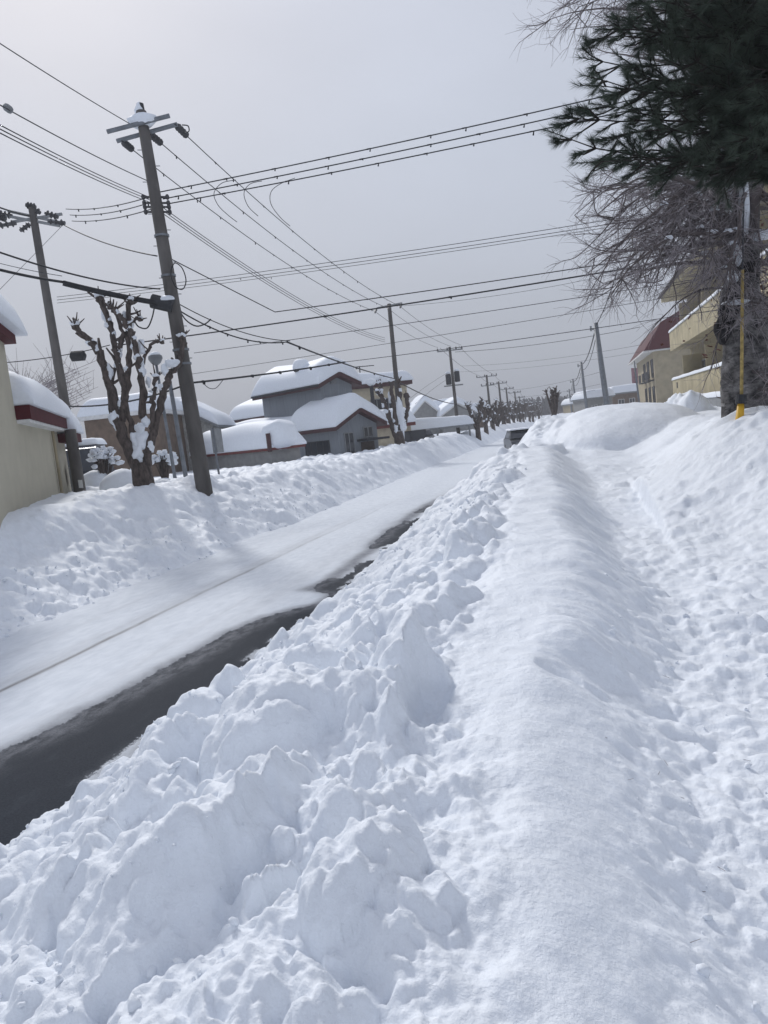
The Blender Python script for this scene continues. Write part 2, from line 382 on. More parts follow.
# cleft right of the slab, hollow below
def dent(px,py,z,a,b,depth,rotdeg,p=2):
    v=CF+CR*(px-384)/FPX+CU*(512-py)/FPX; t=(z-CH)/v[2]; cx,cy=v[0]*t,v[1]*t
    i0,i1,j0,j1=window(cx,cy,max(a,b)*1.2); x=X[i0:i1,j0:j1]-cx; y=Y[i0:i1,j0:j1]-cy
    r=math.radians(rotdeg); c,s=math.cos(r),math.sin(r); u=(c*x+s*y)/a; v_=(-s*x+c*y)/b
    w=fbm(x+cx,y+cy,.15,3,3,.5)*.35
    Z[i0:i1,j0:j1]-=depth*np.clip(1-(np.abs(u)**p+np.abs(v_)**p)-w,0,1)**.8
dent(436,738,1.0,.30,.09,.10,84)
dent(390,850,.9,.30,.10,.09,86)
dent(318,985,.8,.26,.06,.12,60)
dent(345,952,.85,.14,.05,.08,10)
dent(560,690,1.05,.12,.10,.05,20); dent(700,650,.8,.10,.05,.04,10); dent(655,620,.8,.09,.05,.04,10); dent(735,690,.8,.08,.05,.035,10)
for k in range(40):
    y=rz(2,18); x=float(I(y,[0,20],[.45,.7]))+rz(-.15,.9)
    i0,i1,j0,j1=window(x,y,.16); u=(X[i0:i1,j0:j1]-x)/.07; v=(Y[i0:i1,j0:j1]-y)/.13
    Z[i0:i1,j0:j1]-=.035*np.clip(1-(u*u+v*v)**1.5,0,1)
# fine crumb noise everywhere near
near=1-sm(RR,14,30)
Z+=np.where(inroad,0,near*(lumpR*np.abs(fbm(X,Y,.11,4,73,.6))*.042+.006*fbm(X,Y,.06,2,79,.5)))
for _ in range(1):
    Zs=Z.copy(); Zs[1:-1,1:-1]=(Z[1:-1,1:-1]*4+Z[:-2,1:-1]+Z[2:,1:-1]+Z[1:-1,:-2]+Z[1:-1,2:])/8; Z=np.where(inroad,Z,Zs)
# flatten beyond the town
Z=np.where(RR>260,1.6,Z)
def snow_z(x,y):
    i=int(np.clip(np.searchsorted(r_,math.hypot(x,y)),0,nr-1)); j=int(np.clip(np.searchsorted(ph_,math.atan2(x,y)),0,nph-1)); return float(Z[i,j])
def grid_object(name,X_,Y_,Z_,m,attr=None,keep=None):
    a,b=X_.shape; me=bpy.data.meshes.new(name)
    idx=np.arange(a*b).reshape(a,b)
    q=np.stack([idx[:-1,:-1],idx[:-1,1:],idx[1:,1:],idx[1:,:-1]],-1).reshape(-1,4)[:,::-1]
    if keep is not None:
        q=q[keep.reshape(-1)]
        used=np.unique(q); remap=np.zeros(a*b,np.int64); remap[used]=np.arange(len(used)); q=remap[q]
    else: used=np.arange(a*b)
    co=np.stack([X_,Y_,Z_],-1).reshape(-1,3)[used].astype(np.float32)
    me.vertices.add(len(co)); me.vertices.foreach_set('co',co.ravel())
    me.loops.add(q.size); me.loops.foreach_set('vertex_index',q.ravel().astype(np.int32))
    me.polygons.add(len(q)); me.polygons.foreach_set('loop_start',np.arange(0,q.size,4,dtype=np.int32))
    try: me.polygons.foreach_set('loop_total',np.full(len(q),4,dtype=np.int32))
    except Exception: pass
    me.polygons.foreach_set('use_smooth',np.ones(len(q),bool))
    me.update(calc_edges=True); me.materials.append(m)
    if attr:
        for k,v in attr.items():
            at_=me.attributes.new(k,'FLOAT','POINT'); at_.data.foreach_set('value',v.reshape(-1)[used].astype(np.float32))
    o=bpy.data.objects.new(name,me); COL.objects.link(o); return o
grit=np.clip(pathm*.16*sm(Y,1,5)+lumpL*.16*sm(-X,8.2,9)+sm(X,pX1,bX)*.12,0,.5)*(RR<60)
g=grid_object('snow_ground',X,Y,Z,SNOWG,{'grit':grit}); g['kind']='structure'
g['label']='deep ploughed snow covering the ground and banked up on both sides of the road'

# ------------------------------------------------------------------ road
rr,rp=polar_axes(2.6,300,.012,.14)
RX,RP=np.meshgrid(rr,rp,indexing='ij'); x=RX*np.sin(RP); y=RX*np.cos(RP)
le=np.interp(y,[0,5.3,6.6,7.9,9.0,9.7,10.2,10.5,11.0,11.4,12.2,13,14.1,18,22,28],[-5.2,-5.05,-4.87,-4.69,-4.6,-4.42,-4.1,-3.75,-3.9,-4.40,-4.32,-4.32,-4.36,-4.6,-4.7,-4.2])
wn=fbm(x,y*.5,.5,5,91,.6)
dist=(x-le)+wn*.13
wet=sm(dist,-.05,.07)
brk=(1-sm(fbm(x*1.1,y*.55,.8,3,95,.55)+.15*fbm(x,y,.2,3,96,.6),.08,.26))   # gaps of packed snow across the strip further on
wet=np.where(y>10.6,wet*np.clip(brk+.15,0,1)*(1-sm(y,20,26)),wet)
edge=sm(x,-4.02,-3.72)*sm(fbm(x,y*.7,.35,4,98,.6),-.02,.12); wet=wet*(1-edge*.85)
slush=np.exp(-((dist-.10)/.20)**2)*.9+edge*.5
tX=-6.42+.10*np.sin(y*.23)+np.interp(y,[0,18,40],[0,.35,.6])
track=0*x+0*np.exp(-((x-tX)/.05)**2)*(.35+.9*np.clip(fbm(x*2,y*.5,.3,4,99,.6)+.4,0,1))*(1-sm(y,17,26))
track2=np.exp(-((x-tX+.22)/.16)**2)*.20*(1-sm(y,14,24))+np.exp(-((x-tX-1.35)/.22)**2)*.14
film=np.clip(sm(fbm(x,y*.35,.7,5,102,.6),-.35,.5)*.5,0,1)
zr=.0+ .018*(1-wet)+.006*fbm(x,y*.4,.3,4,104)+.03*sm(-x,7.4,8.3)-.012*track
keep=((x>-9.6)&(x<-2.6)&(y>-3))[:-1,:-1]
rm=bpy.data.materials.new('winter_road'); rm.use_nodes=True; nt=rm.node_tree; N=nt.nodes; L=nt.links; b=N['Principled BSDF']
def attrn(n): a=N.new('ShaderNodeAttribute'); a.attribute_name=n; return a.outputs['Fac']
geo=N.new('ShaderNodeNewGeometry')
def noise(sc,det=6,ro=.6,vec=None):
    n=N.new('ShaderNodeTexNoise'); n.inputs['Scale'].default_value=sc; n.inputs['Detail'].default_value=det; n.inputs['Roughness'].default_value=ro
    L.new(vec or geo.outputs['Position'],n.inputs['Vector']); return n.outputs['Fac']
def mth(op,a,b_,clamp=False):
    n=N.new('ShaderNodeMath'); n.operation=op; n.use_clamp=clamp
    for i,v in enumerate((a,b_)):
        if isinstance(v,(int,float)): n.inputs[i].default_value=v
        else: L.new(v,n.inputs[i])
    return n.outputs[0]
def ramp(f,a,b_,ca,cb):
    r=N.new('ShaderNodeValToRGB'); r.color_ramp.elements[0].position=a; r.color_ramp.elements[1].position=b_
    r.color_ramp.elements[0].color=(*ca,1); r.color_ramp.elements[1].color=(*cb,1); L.new(f,r.inputs[0]); return r.outputs[0]
def mixc(f,a,b_):
    m=N.new('ShaderNodeMix'); m.data_type='RGBA'; L.new(f,m.inputs['Factor'])
    for k,v in (('A',a),('B',b_)):
        if isinstance(v,tuple): m.inputs[k].default_value=(*v,1)
        else: L.new(v,m.inputs[k])
    return m.outputs['Result']
mp=N.new('ShaderNodeMapping'); mp.inputs['Scale'].default_value=(1,.45,1); L.new(geo.outputs['Position'],mp.inputs[0])
nst=noise(7,8,.65,mp.outputs[0]); nf=noise(60,5,.7)
packed=ramp(nst,.3,.72,(.66,.70,.75),(.80,.835,.88))
asph=ramp(nf,.35,.7,(.013,.018,.028),(.032,.039,.052))
asph=mixc(mth('MULTIPLY',ramp(noise(3.2,8,.7,mp.outputs[0]),.55,.75,(0,0,0),(1,1,1)),.12),asph,(.14,.16,.19))
slushc=ramp(nf,.3,.7,(.11,.115,.13),(.30,.31,.34))
sx=N.new('ShaderNodeSeparateXYZ'); L.new(geo.outputs['Position'],sx.inputs[0])
lown=noise(.22,2,.5); mpt=N.new('ShaderNodeMapping'); mpt.inputs['Scale'].default_value=(3,.35,1); L.new(geo.outputs['Position'],mpt.inputs[0])
tn=noise(2.5,6,.7,mpt.outputs[0])
def trk(off,wd):
    q=mth('ADD',mth('ADD',sx.outputs['X'],off),mth('MULTIPLY',sx.outputs['Y'],-.016)); q=mth('ADD',q,mth('MULTIPLY',mth('SUBTRACT',lown,.5),.35)); q=mth('ABSOLUTE',q,0)
    q=mth('SUBTRACT',1.0,mth('DIVIDE',q,wd),True); return mth('MULTIPLY',q,ramp(tn,.35,.6,(.15,.15,.15),(1,1,1)))
yf=mth('SUBTRACT',1.2,mth('DIVIDE',sx.outputs['Y'],24.0),True)
tr0=mth('MULTIPLY',mth('ADD',trk(6.5,.075),mth('ADD',mth('ADD',mth('MULTIPLY',trk(6.74,.25),.3),mth('MULTIPLY',trk(5.35,.2),.22)),mth('MULTIPLY',trk(7.6,.22),.16)),True),yf)
tr=mth('ADD',attrn('track'),tr0,True)
packed=mixc(tr,packed,(.27,.265,.27))
c=mixc(mth('MULTIPLY_ADD',attrn('slush'),.75,False) if False else mth('MULTIPLY',attrn('slush'),.85,True),packed,slushc)
wf=mth('ADD',attrn('wet'),mth('ADD',mth('MULTIPLY',mth('SUBTRACT',nf,.5),.9),mth('MULTIPLY',mth('SUBTRACT',noise(18,8,.75),.5),1.0)),True)
c=mixc(ramp(wf,.42,.58,(0,0,0),(1,1,1)),c,asph)
c=mixc(mth('MULTIPLY',mth('MULTIPLY',attrn('slush'),ramp(nst,.4,.6,(.25,.25,.25),(1,1,1))),.8,True),c,slushc)
L.new(c,b.inputs['Base Color'])
L.new(ramp(wf,.35,.65,(.8,.8,.8),(.72,.72,.72)),b.inputs['Roughness'])
b.inputs['Specular IOR Level'].default_value=.06
bp=N.new('ShaderNodeBump'); bp.inputs['Strength'].default_value=.22; bp.inputs['Distance'].default_value=.02; L.new(nst,bp.inputs['Height'])
bp2=N.new('ShaderNodeBump'); bp2.inputs['Strength'].default_value=.35; bp2.inputs['Distance'].default_value=.006; L.new(nf,bp2.inputs['Height']); L.new(bp.outputs[0],bp2.inputs['Normal']); L.new(bp2.outputs[0],b.inputs['Normal'])
o=grid_object('road',x,y,zr,rm,{'wet':wet,'slush':slush,'track':track+track2},keep)
o['kind']='structure'; o['label']='snow packed road with a bare wet asphalt strip along its right side'

# ------------------------------------------------------------------ snow caps, roofs, houses
def cap(parent,O,a,b,u0,u1,v0,v1,zb,t,seed=0,nu=44,nv=30,name='roof_snow',bulge=.06,pw=5,m=None):
    "thick rounded blanket of snow over a roof rectangle"
    su=np.sin(np.linspace(-1,1,nu)*math.pi/2); sv=np.sin(np.linspace(-1,1,nv)*math.pi/2)
    V=[];F=[]
    ph=seed*1.7
    for lay in (0,1):
        for i in range(nu):
            for j in range(nv):
                p,q=su[i],sv[j]
                u=(u0+u1)/2+(u1-u0)/2*p; v=(v0+v1)/2+(v1-v0)/2*q
                zz=zb(u,v)
                if lay==1:
                    rd=max(t*.8,.05); du=min(1,(u1-u0)/2*(1-abs(p))/min(rd,(u1-u0)/2)); dv=min(1,(v1-v0)/2*(1-abs(q))/min(rd,(v1-v0)/2))
                    e=math.sqrt(max(0,1-(1-du)**2))*math.sqrt(max(0,1-(1-dv)**2))
                    k=1+.06*math.sin(u*.9+ph)+.05*math.sin(v*1.3+ph*2+u*.4)
                    zz+=t*(.10+.90*e)*k
                else: zz+=.004
                P_=O+a*u+b*v; V.append((P_[0],P_[1],zz))
    n=nu*nv
    for i in range(nu-1):
        for j in range(nv-1):
            k=i*nv+j; F.append((k,k+1,k+nv+1,k+nv)); F.append((n+k,n+k+nv,n+k+nv+1,n+k+1))
    for i in range(nu-1):
        k=i*nv; F.append((k,k+nv,n+k+nv,n+k)); k=i*nv+nv-1; F.append((k+nv,k,n+k,n+k+nv))
    for j in range(nv-1):
        k=j; F.append((k+1,k,n+k,n+k+1)); k=(nu-1)*nv+j; F.append((k,k+1,n+k+1,n+k))
    return MB().add(V,F).build(name,m or SOFT,parent,True)
def flat_cap(parent,c,a,b,La,Lb,z,t,seed=0,**k):
    return cap(parent,np.array(c,float),a,b,-La/2,La/2,-Lb/2,Lb/2,lambda u,v:z,t,seed,**k)
def wpt(O,a,b,u,v,z): p=O+a*u+b*v; return np.array([p[0],p[1],z])
def gable_unit(root,O,a,b,La,Lb,z0,zE,rise,wm,tm,ts=.6,ov=.45,seed=0,shed=None,fas=.18,capk={},ovu=None):
    "walls with ridge along a; gable ends face +-a. shed: rise on the far side only"
    ovu=ov if ovu is None else ovu
    O=np.array([O[0],O[1],0.0])
    if shed is None:
        prof=[(0,z0),(Lb,z0),(Lb,zE),(Lb/2,zE+rise),(0,zE)] if rise>.01 else [(0,z0),(Lb,z0),(Lb,zE),(0,zE)]
        zr_=lambda v: zE+rise*(1-abs(v-Lb/2)/(Lb/2)) if rise>.01 else zE
    else:
        prof=[(0,z0),(Lb,z0),(Lb,zE+rise),(0,zE)]; zr_=lambda v: zE+rise*v/Lb
    MB().prism([wpt(O,a,b,0,v,z) for v,z in prof],a*La).build('wall',wm,root)
    vs=[-ov,Lb/2,Lb+ov] if (shed is None and rise>.01) else [-ov,Lb+ov]
    low=[wpt(O,a,b,-ovu,v,zr_(v)+.012) for v in vs]; hi=[p+UP*fas for p in low]
    rf=MB().prism(low+hi[::-1],a*(La+2*ovu)).build('roof',tm,root)
    if ts>0:
        def zb(u,v):
            if shed is None and rise>.01:
                d=math.sqrt(((v-Lb/2)/(Lb/2))**2+.012)
                return max(zE+rise*(1-d),zr_(v))+.012+fas+ (0.0)
            return zr_(v)+.012+fas
        cap(root,O,a,b,-ovu-.04,La+ovu+.04,-ov-.06,Lb+ov+.06,zb,ts,seed,**capk)
    return O
def window(root,O,d,out,u,z,w,h,fm=None,gm=None,depth=.05,name='window',mull=1):
    "window on wall line through O along d, facing out"
    fm=fm or WHITET; gm=gm or GLASS
    P=np.array([O[0],O[1],0.0])+d*u+UP*z+out*.003
    f=MB(); t=.07
    f.box(P,d*w,out*depth,UP*t); f.box(P+UP*(h-t),d*w,out*depth,UP*t); f.box(P+UP*t,d*t,out*depth,UP*(h-2*t)); f.box(P+UP*t+d*(w-t),d*t,out*depth,UP*(h-2*t))
    for k in range(mull): f.box(P+UP*t+d*(w*(k+1)/(mull+1)-t/2),d*t,out*depth*.8,UP*(h-2*t))
    fo=f.build(name,fm,root)
    MB().box(P+UP*t+d*t,d*(w-2*t),out*depth*.4,UP*(h-2*t)).build('pane',gm,fo)
    return fo

# --- house A : beige rendered house at the left edge
dA=hdir(-30); oA=hdir(60)            # long wall runs along dA and faces oA
E=at(72,492,26.0)
root=thing('beige_house','beige rendered house with maroon eaves and thick roof snow at the left edge','house',(E[0],E[1],0))
E0=np.array([E[0],E[1],0]); 
MB().box(E0-dA*12.3,dA*12.3,-oA*9,UP*3.6).build('wall',CREAM,root)
tU=-along(E0+UP*4.5,-dA,10,19)
MB().box(E0-dA*12.2-oA*.003,dA*(12.2+tU),-oA*8,UP*5.3).build('upper_wall',CREAM,root)
# lower eave slab and its snow
def slab(root,O,dd,oo,u0,u1,v0,v1,z,t,m,name='eave'): return MB().box(np.array([O[0],O[1],z])+dd*u0+oo*v0,dd*(u1-u0),oo*(v1-v0),UP*t).build(name,m,root)
slab(root,E0,dA,oA,tU+.003,.15,-9,.32,3.56,.32,MAROON)
slab(root,E0,dA,oA,-1.6,.55,-6,.5,3.14,.28,MAROON,'porch_eave')
slab(root,E0,dA,oA,tU+.003,.1,-9,.28,3.48,.075,WHITET,'soffit')
cap(root,E0,dA,oA,tU+.02,.3,-9,.42,lambda u,v:3.885,.95,3)
cap(root,E0,dA,oA,-1.5,.7,-6,.6,lambda u,v:3.425,1.0,5,name='porch_snow')
slab(root,E0,dA,oA,-12.4,tU+.22,-9,.22,5.3,.2,MAROON,'upper_eave')
cap(root,E0,dA,oA,-12.6,tU+.5,-9,.45,lambda u,v:5.505,.95,6,name='upper_roof_snow',pw=5)
mt=MB(); P=E0+dA*(-1.1)+oA*.12
mt.box(P+UP*1.75,dA*.45,oA*.22,UP*.6); mt.tube([P+dA*.55+oA*.1+UP*1.2,P+dA*.55+oA*.1+UP*2.6],.045); mt.tube([P+dA*-.35+oA*.1+UP*1.2,P+dA*-.35+oA*.1+UP*2.2],.03)
mt.build('gas_meter',GREYT,root)

pi=MB().tube([E0-dA*3.2+oA*.08+UP*.5,E0-dA*3.2+oA*.08+UP*3.45],.045,8).build('downpipe',CREAMD,root)
# --- house B : blue-grey two storey house
aB=hdir(-57); bB=hdir(33)
root=thing('grey_house','blue-grey two-storey house buried in roof snow, with a low garage in front','house',(at(320,440,50)*np.array([1,1,0])))
C=at(320,386,50); zE=C[2]; C0=np.array([C[0],C[1],0])
La=along(C0+UP*zE,aB,262,30); Lb=2.7
gable_unit(root,C0+aB*0,aB,bB,La,Lb,0,zE,.55,GREYB,REDD,1.15,.5,1,fas=.28)
out=-aB
window(root,C0,bB,out,.8,zE-1.95,1.2,1.2,fm=GREYT)
MB().box(C0+aB*-.07+bB*.9+UP*(zE+.1),bB*.5,aB*.067,UP*.25).build('vent',GREYT,root)
# roof-top box (chimney pot under a snow cap)
ch=at(304,371,51.5)
cb=MB(); cb.tube([ch-UP*1.9+np.array([-.35,0,0]),ch+np.array([-.35,0,0])],.09); cb.tube([ch-UP*1.9+np.array([.35,0,0]),ch+np.array([.35,0,0])],.09); cb.box(ch+np.array([-.6,-.3,0]),(1.2,0,0),(0,.6,0),(0,0,.12))
co=cb.build('roof_vent',DARKM,root); MB().blob(ch+UP*.4+np.array([-.2,0,0]),(.62,.45,.42),4,12,8,.08).build('snow',SOFT,co,True)
bt=MB()
for k in range(1,8): bt.box(C0+aB*(La*k/8)-bB*.012+UP*3.0,aB*.05,bB*.011,UP*(zE-3.05))
bt.build('siding_battens',GREYB,root)
gt=MB().tube([wpt(C0,aB,bB,-.5,-.56,zE+.02),wpt(C0,aB,bB,La+.5,-.56,zE+.02)],.07,8).build('gutter',DARKM,root)
# lower gabled block to the right
D=at(337,427,47.5); zD=D[2]; D0=np.array([D[0],D[1],0])
Ld=along(D0+UP*zD,aB,300,20)
gable_unit(root,D0,aB,bB,Ld+.3,3.3,0,zD,.8,GREYB,REDD,1.05,.5,2,fas=.26)
window(root,D0,bB,out,.45,zD-1.9,.8,1.5,fm=GREYT)
cn=MB().box(D0+bB*1.5+out*.01+UP*(zD-1.05),bB*1.9,out*1.0,UP*.14).build('canopy',DARKM,root)
dr=MB().box(D0+bB*1.8+out*.003+UP*0,bB*1.1,out*.05,UP*(zD-1.1)).build('door',mat('door_brown',(.09,.07,.06),.6),root)
window(root,D0,bB,out,2.1,zD-.85,.8,.7,fm=GREYT)
window(root,D0,aB,-bB,.9,1.0,Ld-1.3,zD-1.75,fm=DARKM,mull=3)
# snow plateau roof between the blocks
G=at(303,428,50); G0=np.array([G[0],G[1],0])
gable_unit(root,G0+aB*.2,aB,bB,9.5,4.5,0,2.75,.0,GREYB,GREYT,1.2,.3,5,fas=.15,capk=dict(pw=4))
# garage in front left
K=at(270,449,42); zK=K[2]; K0=np.array([K[0],K[1],0])
Lk=along(K0+UP*zK,aB,196,30)
gable_unit(root,K0,aB,bB,Lk,2.0,0,zK-.1,.0,GREYB2,REDT,1.45,.25,7,fas=.14,capk=dict(pw=9,nv=30))
MB().box(K0-aB*.36-bB*.32+UP*(zK-.15),aB*.14,bB*.2,UP*1.0).build('downpipe',REDD,root)
MB().blob(at(280,434.5,42.6),(.95,1.2,.85),3,16,12,.08).build('snow_lobe',SOFT,root,True)

# --- house behind B on the left (beige gable, snow)
P=at(236,421,66); root=thing('small_house','small beige house with snow roof just left of and behind the grey house','house',(P[0],P[1],0))
gable_unit(root,np.array([P[0],P[1],0])+bB*0,-aB*1,bB,5.5,5,0,P[2],.9,BEIGEW,REDD,.9,.5,4,fas=.22)
P=at(197,442,62); root=thing('white_roofed_house','low house whose big white snow roof shows between the main pole and the grey house','house',(P[0],P[1],0))
gable_unit(root,np.array([P[0],P[1],0])-np.array([7.5,0,0]),np.array([0,1.0,0]),np.array([1.0,0,0]),9,7.5,0,3.4,1.7,GREYB2,GREYT,.9,.5,8,fas=.18)
window(root,np.array([P[0]-7.5,P[1],0]),np.array([1.,0,0]),np.array([0,-1.,0]),1.4,1.9,1.6,1.1)

# --- yellow house C
P=at(349,390,64); zc=P[2]; C1=np.array([P[0],P[1],0])
root=thing('yellow_house','pale yellow two-storey house with red eaves behind the grey house','house',(P[0],P[1],0))
aC=hdir(-57); bC=hdir(33); dC=hdir(60)
oC=hdir(150)
Lc=along(C1+UP*zc,dC,406,30)
MB().box(C1,dC*Lc,-oC*7,UP*zc).build('wall',BEIGEW,root)
slab(root,C1,dC,oC,-.4,Lc+.4,-7.2,.5,zc+.003,.32,REDD,'eave'); cap(root,C1,dC,oC,-.5,Lc+.5,-7.3,.6,lambda u,v:zc+.32,1.0,12)
for px in (370,381.5): 
    u=along(C1+UP*(zc-1),dC,px,30); window(root,C1,dC,oC,u,zc-2.25,1.1,1.3,fm=GREYT)
Q=at(370,430,58); Q0=np.array([Q[0],Q[1],0]); zq=Q[2]; Lq=along(Q0+UP*zq,dC,410,30)
MB().box(Q0,dC*Lq,-oC*3.5,UP*zq).build('lower_wall',BEIGEW,root)
slab(root,Q0,dC,oC,-.4,Lq+.3,-3.4,.5,zq+.003,.25,REDT,'lower_eave'); cap(root,Q0,dC,oC,-.5,Lq+.4,-3.4,.6,lambda u,v:zq+.25,1.25,13,name='lower_roof_snow')
window(root,Q0,dC,oC,2.0,zq-1.6,2.4,1.2,fm=DARKM)
st=at(360,372,66); an=MB(); an.tube([st-UP*1.0,st+UP*.5],.05); an.tube([st+UP*.45+dC*-1.3,st+UP*.45+dC*1.3],.04); [an.tube([st+UP*.45+dC*k-oC*.35,st+UP*.45+dC*k+oC*.35],.025) for k in (-1.1,-.6,.2,.8)]
an.build('aerial',DARKM,root)
fl=at(373,402,63); ff=MB(); ff.tube([fl-UP*2.5,fl+UP*1.4],.16); fo=ff.build('flue',DARKM,root); MB().blob(fl+UP*1.6,(.4,.4,.3),3).build('snow',SOFT,fo,True)

# --- double-gabled house D and carport
P=at(413,415.5,100); D1=np.array([P[0],P[1],0]); zg=P[2]
root=thing('double_gabled_house','grey-brown house with two white-trimmed gables and a snowy carport roof','house',(P[0],P[1],0))
dD=hdir(70); iD=hdir(-20)
def gfront(O,W,zE,rise,depth):
    gable_unit(root,O,iD,dD,depth,W,0,zE,rise,GREYB2,WHITET,.85,.35,3,fas=.2,ovu=.3)
gfront(D1-iD*0,3.4,zg+.0,1.6,7); gfront(D1+dD*3.5-iD*1.6,4.3,zg-.5,1.3,8)
cap(root,D1,dD,iD,-.6,7.6,4,10.5,lambda u,v:zg+.9,.9,9)
MB().box(D1-dD*.2+iD*4.2,dD*7.6,iD*6,UP*(zg+.9)).build('main_wall',GREYB2,root)
C2=at(405,432,70); C2=np.array([C2[0],C2[1],0]); zc2=1.95
for u in (.1,2.9,5.9):
    for v in (0,4.8): MB().box(C2+dD*u+iD*v,dD*.15,iD*.15,UP*zc2).build('carport_post',GREYT,root)
slab(root,C2,dD,iD,-.2,6.3,-.2,5.2,zc2,.18,GREYT,'carport_roof'); cap(root,C2,dD,iD,-.3,6.4,-.3,5.3,lambda u,v:zc2+.18,.95,15,name='carport_snow')
# --- brown house E
P=at(461,409,112); E1=np.array([P[0],P[1],0]); ze=P[2]
root=thing('brown_house','brown flat-roofed house beyond the pole that carries the transformers','house',(P[0],P[1],0))
MB().box(E1,dD*3.6,iD*8,UP*ze).build('wall',BROWNW,root); slab(root,E1,dD,iD,-.3,3.9,-.3,8.2,ze+.003,.2,GREYT,'roof'); cap(root,E1,dD,iD,-.3,3.9,-.3,8.2,lambda u,v:ze+.21,.5,16)
window(root,E1,dD,-iD,1.2,ze-1.8,1.3,.9)

# --- brown flat building behind the pruned tree
P=at(84,421,44); H0=np.array([P[0],P[1],0]); zh=P[2]
root=thing('brown_building','long low brown building with white roof edging behind the big pruned tree','building',(P[0],P[1],0))
dH=hdir(75); iH=hdir(-15); Lh=along(H0+UP*zh,dH,156,30)
MB().box(H0,dH*Lh,iH*9,UP*zh).build('wall',BROWNW,root); slab(root,H0,dH,iH,-.25,Lh+.25,-.3,9.2,zh+.003,.22,WHITET,'roof_edge')
cap(root,H0,dH,iH,-.25,Lh+.25,-.3,9.2,lambda u,v:zh+.22,1.05,17)
P=at(160,430,50); J0=np.array([P[0],P[1],0]); zj=P[2]
root=thing('pale_gabled_shed','pale grey gabled shed between the lamp post and the main pole','shed',(P[0],P[1],0))
gable_unit(root,J0,iH,dH,6,3.4,0,zj,1.0,mat('pale_wall',(.42,.42,.40),.9),GREYT,.7,.4,18,fas=.16)
window(root,J0,dH,-iH,.5,1.7,.9,1.3)

# --- right side : cream building with maroon roof
uy=np.array([0,1.,0]); ux=np.array([1.,0,0])
P=at(653,347,90); F0=np.array([P[0],P[1],0]); zf=P[2]
root=thing('cream_building','cream three-storey building with steep maroon metal roof','building',(P[0],P[1],0))
MB().box(F0,ux*12,uy*26,UP*zf).build('wall',CREAMD,root)
prof=[(-1.1,zf-.35),(1.0,zf+2.7),(3.6,zf+3.9),(8.5,zf+3.9),(13,zf-.35)]
MB().prism([F0+ux*v+UP*(z-F0[2])+uy*-.8 for v,z in prof],uy*28).build('roof',MAROON,root)
MB().prism([F0+ux*(v-.12)+UP*(z)+uy*-.6 for v,z in [(-1.05,zf-.52),(13.2,zf-.52),(13.2,zf-.36),(-1.05,zf-.36)]],uy*27.6).build('soffit',WHITET,root)
for k in range(3):
    for r,(zz,hh) in enumerate(((zf-3.4,2.1),(zf-6.6,2.1))):
        w_=window(root,F0,uy,-ux,1.2+k*5.2,zz,2.4,hh,fm=DARKM,depth=.08)
        if r==0:
            bo=MB().box(F0+uy*(1.0+k*5.2)-ux*.75+UP*(zz-.45),uy*2.9,ux*.74,UP*.12)
            for q in range(10): bo.box(F0+uy*(1.0+k*5.2+.29*q)-ux*.75+UP*(zz-.33),uy*.16,ux*.06,UP*.95)
            bo.box(F0+uy*(1.0+k*5.2)-ux*.77+UP*(zz+.62),uy*2.9,ux*.1,UP*.08)
            bo.build('balcony',DARKM,root)
# --- apartment block with balconies
root=thing('apartment_block','long yellowish apartment block with stacked balconies behind the birch','building',(7,40,0))
y0,y1=14.0,60.0; gx=8.3
APW=mat('apartment_wall',(.28,.24,.16),.9,.1,2,.2,20); APP=mat('balcony_front',(.42,.365,.24),.9,.09,1,.15,20)
MB().box((gx,y0,0),ux*10,uy*(y1-y0),UP*10.6).build('wall',APW,root)
for zz in (2.55,5.95):
    bl=MB().box((gx-1.35,y0,zz-.15),ux*1.347,uy*(y1-y0),UP*.15); bl.box((gx-1.35,y0,zz),ux*.14,uy*(y1-y0),UP*1.15); bl.box((gx-1.21,y1-.14,zz),ux*1.207,uy*.14,UP*1.15); bl.box((gx-1.21,y0,zz),ux*1.207,uy*.14,UP*1.15)
    bo=bl.build('balcony',APP,root)
    cap(bo,np.array([gx-1.28,(y0+y1)/2,0]),ux,uy,-.14,.14,-(y1-y0)/2,(y1-y0)/2,lambda u,v:zz+1.152,.22,3,nu=8,nv=90,name='snow')
MB().box((gx-1.7,y0-.4,9.35),ux*12.1,uy*(y1-y0+.8),UP*.3).build('roof_slab',APP,root)
MB().prism([(gx-2.0,y0-.4,9.66),(gx+10.5,y0-.4,9.66),(gx+4,y0-.4,12.6)],uy*(y1-y0+.8)).build('roof',mat('brown_grey_roof',(.16,.145,.14),.8,.1,3),root)
cap(root,np.array([gx,0,0]),ux,uy,1.0,7.0,y0-.3,y1+.2,lambda u,v:12.6-abs(u-4)*.48+.05,.35,6,nu=14,nv=60)
yy=y0+2
while yy<y1-3:
    for zz in (.4,2.7,6.1): window(root,(gx,0,0),uy,-ux,yy,zz+.1,2.6,1.9,fm=GREYT,gm=GLASS)
    yy+=4.6
for yy in np.arange(y0+4.3,y1-1,4.6*2):
    for zz in (2.56,5.96): MB().box((gx-1.2,yy,zz),ux*1.19,uy*.08,UP*2.6).build('partition',APP,root)
MB().box((gx-1.365,57.2,3.1),ux*.012,uy*.55,UP*.4).build('number_plate',DARKM,root)
# low wall / verandah at its foot
root=thing('low_garden_wall','low pale wall topped with snow at the foot of the apartment block','wall',(6,30,0))
MB().box((6.1,20,0),ux*.2,uy*36,UP*2.25).build('wall_panel',GREYT,root); cap(root,np.array([6.2,38,0]),ux,uy,-.14,.14,-18,18,lambda u,v:2.253,.25,4,nu=8,nv=60,name='snow')

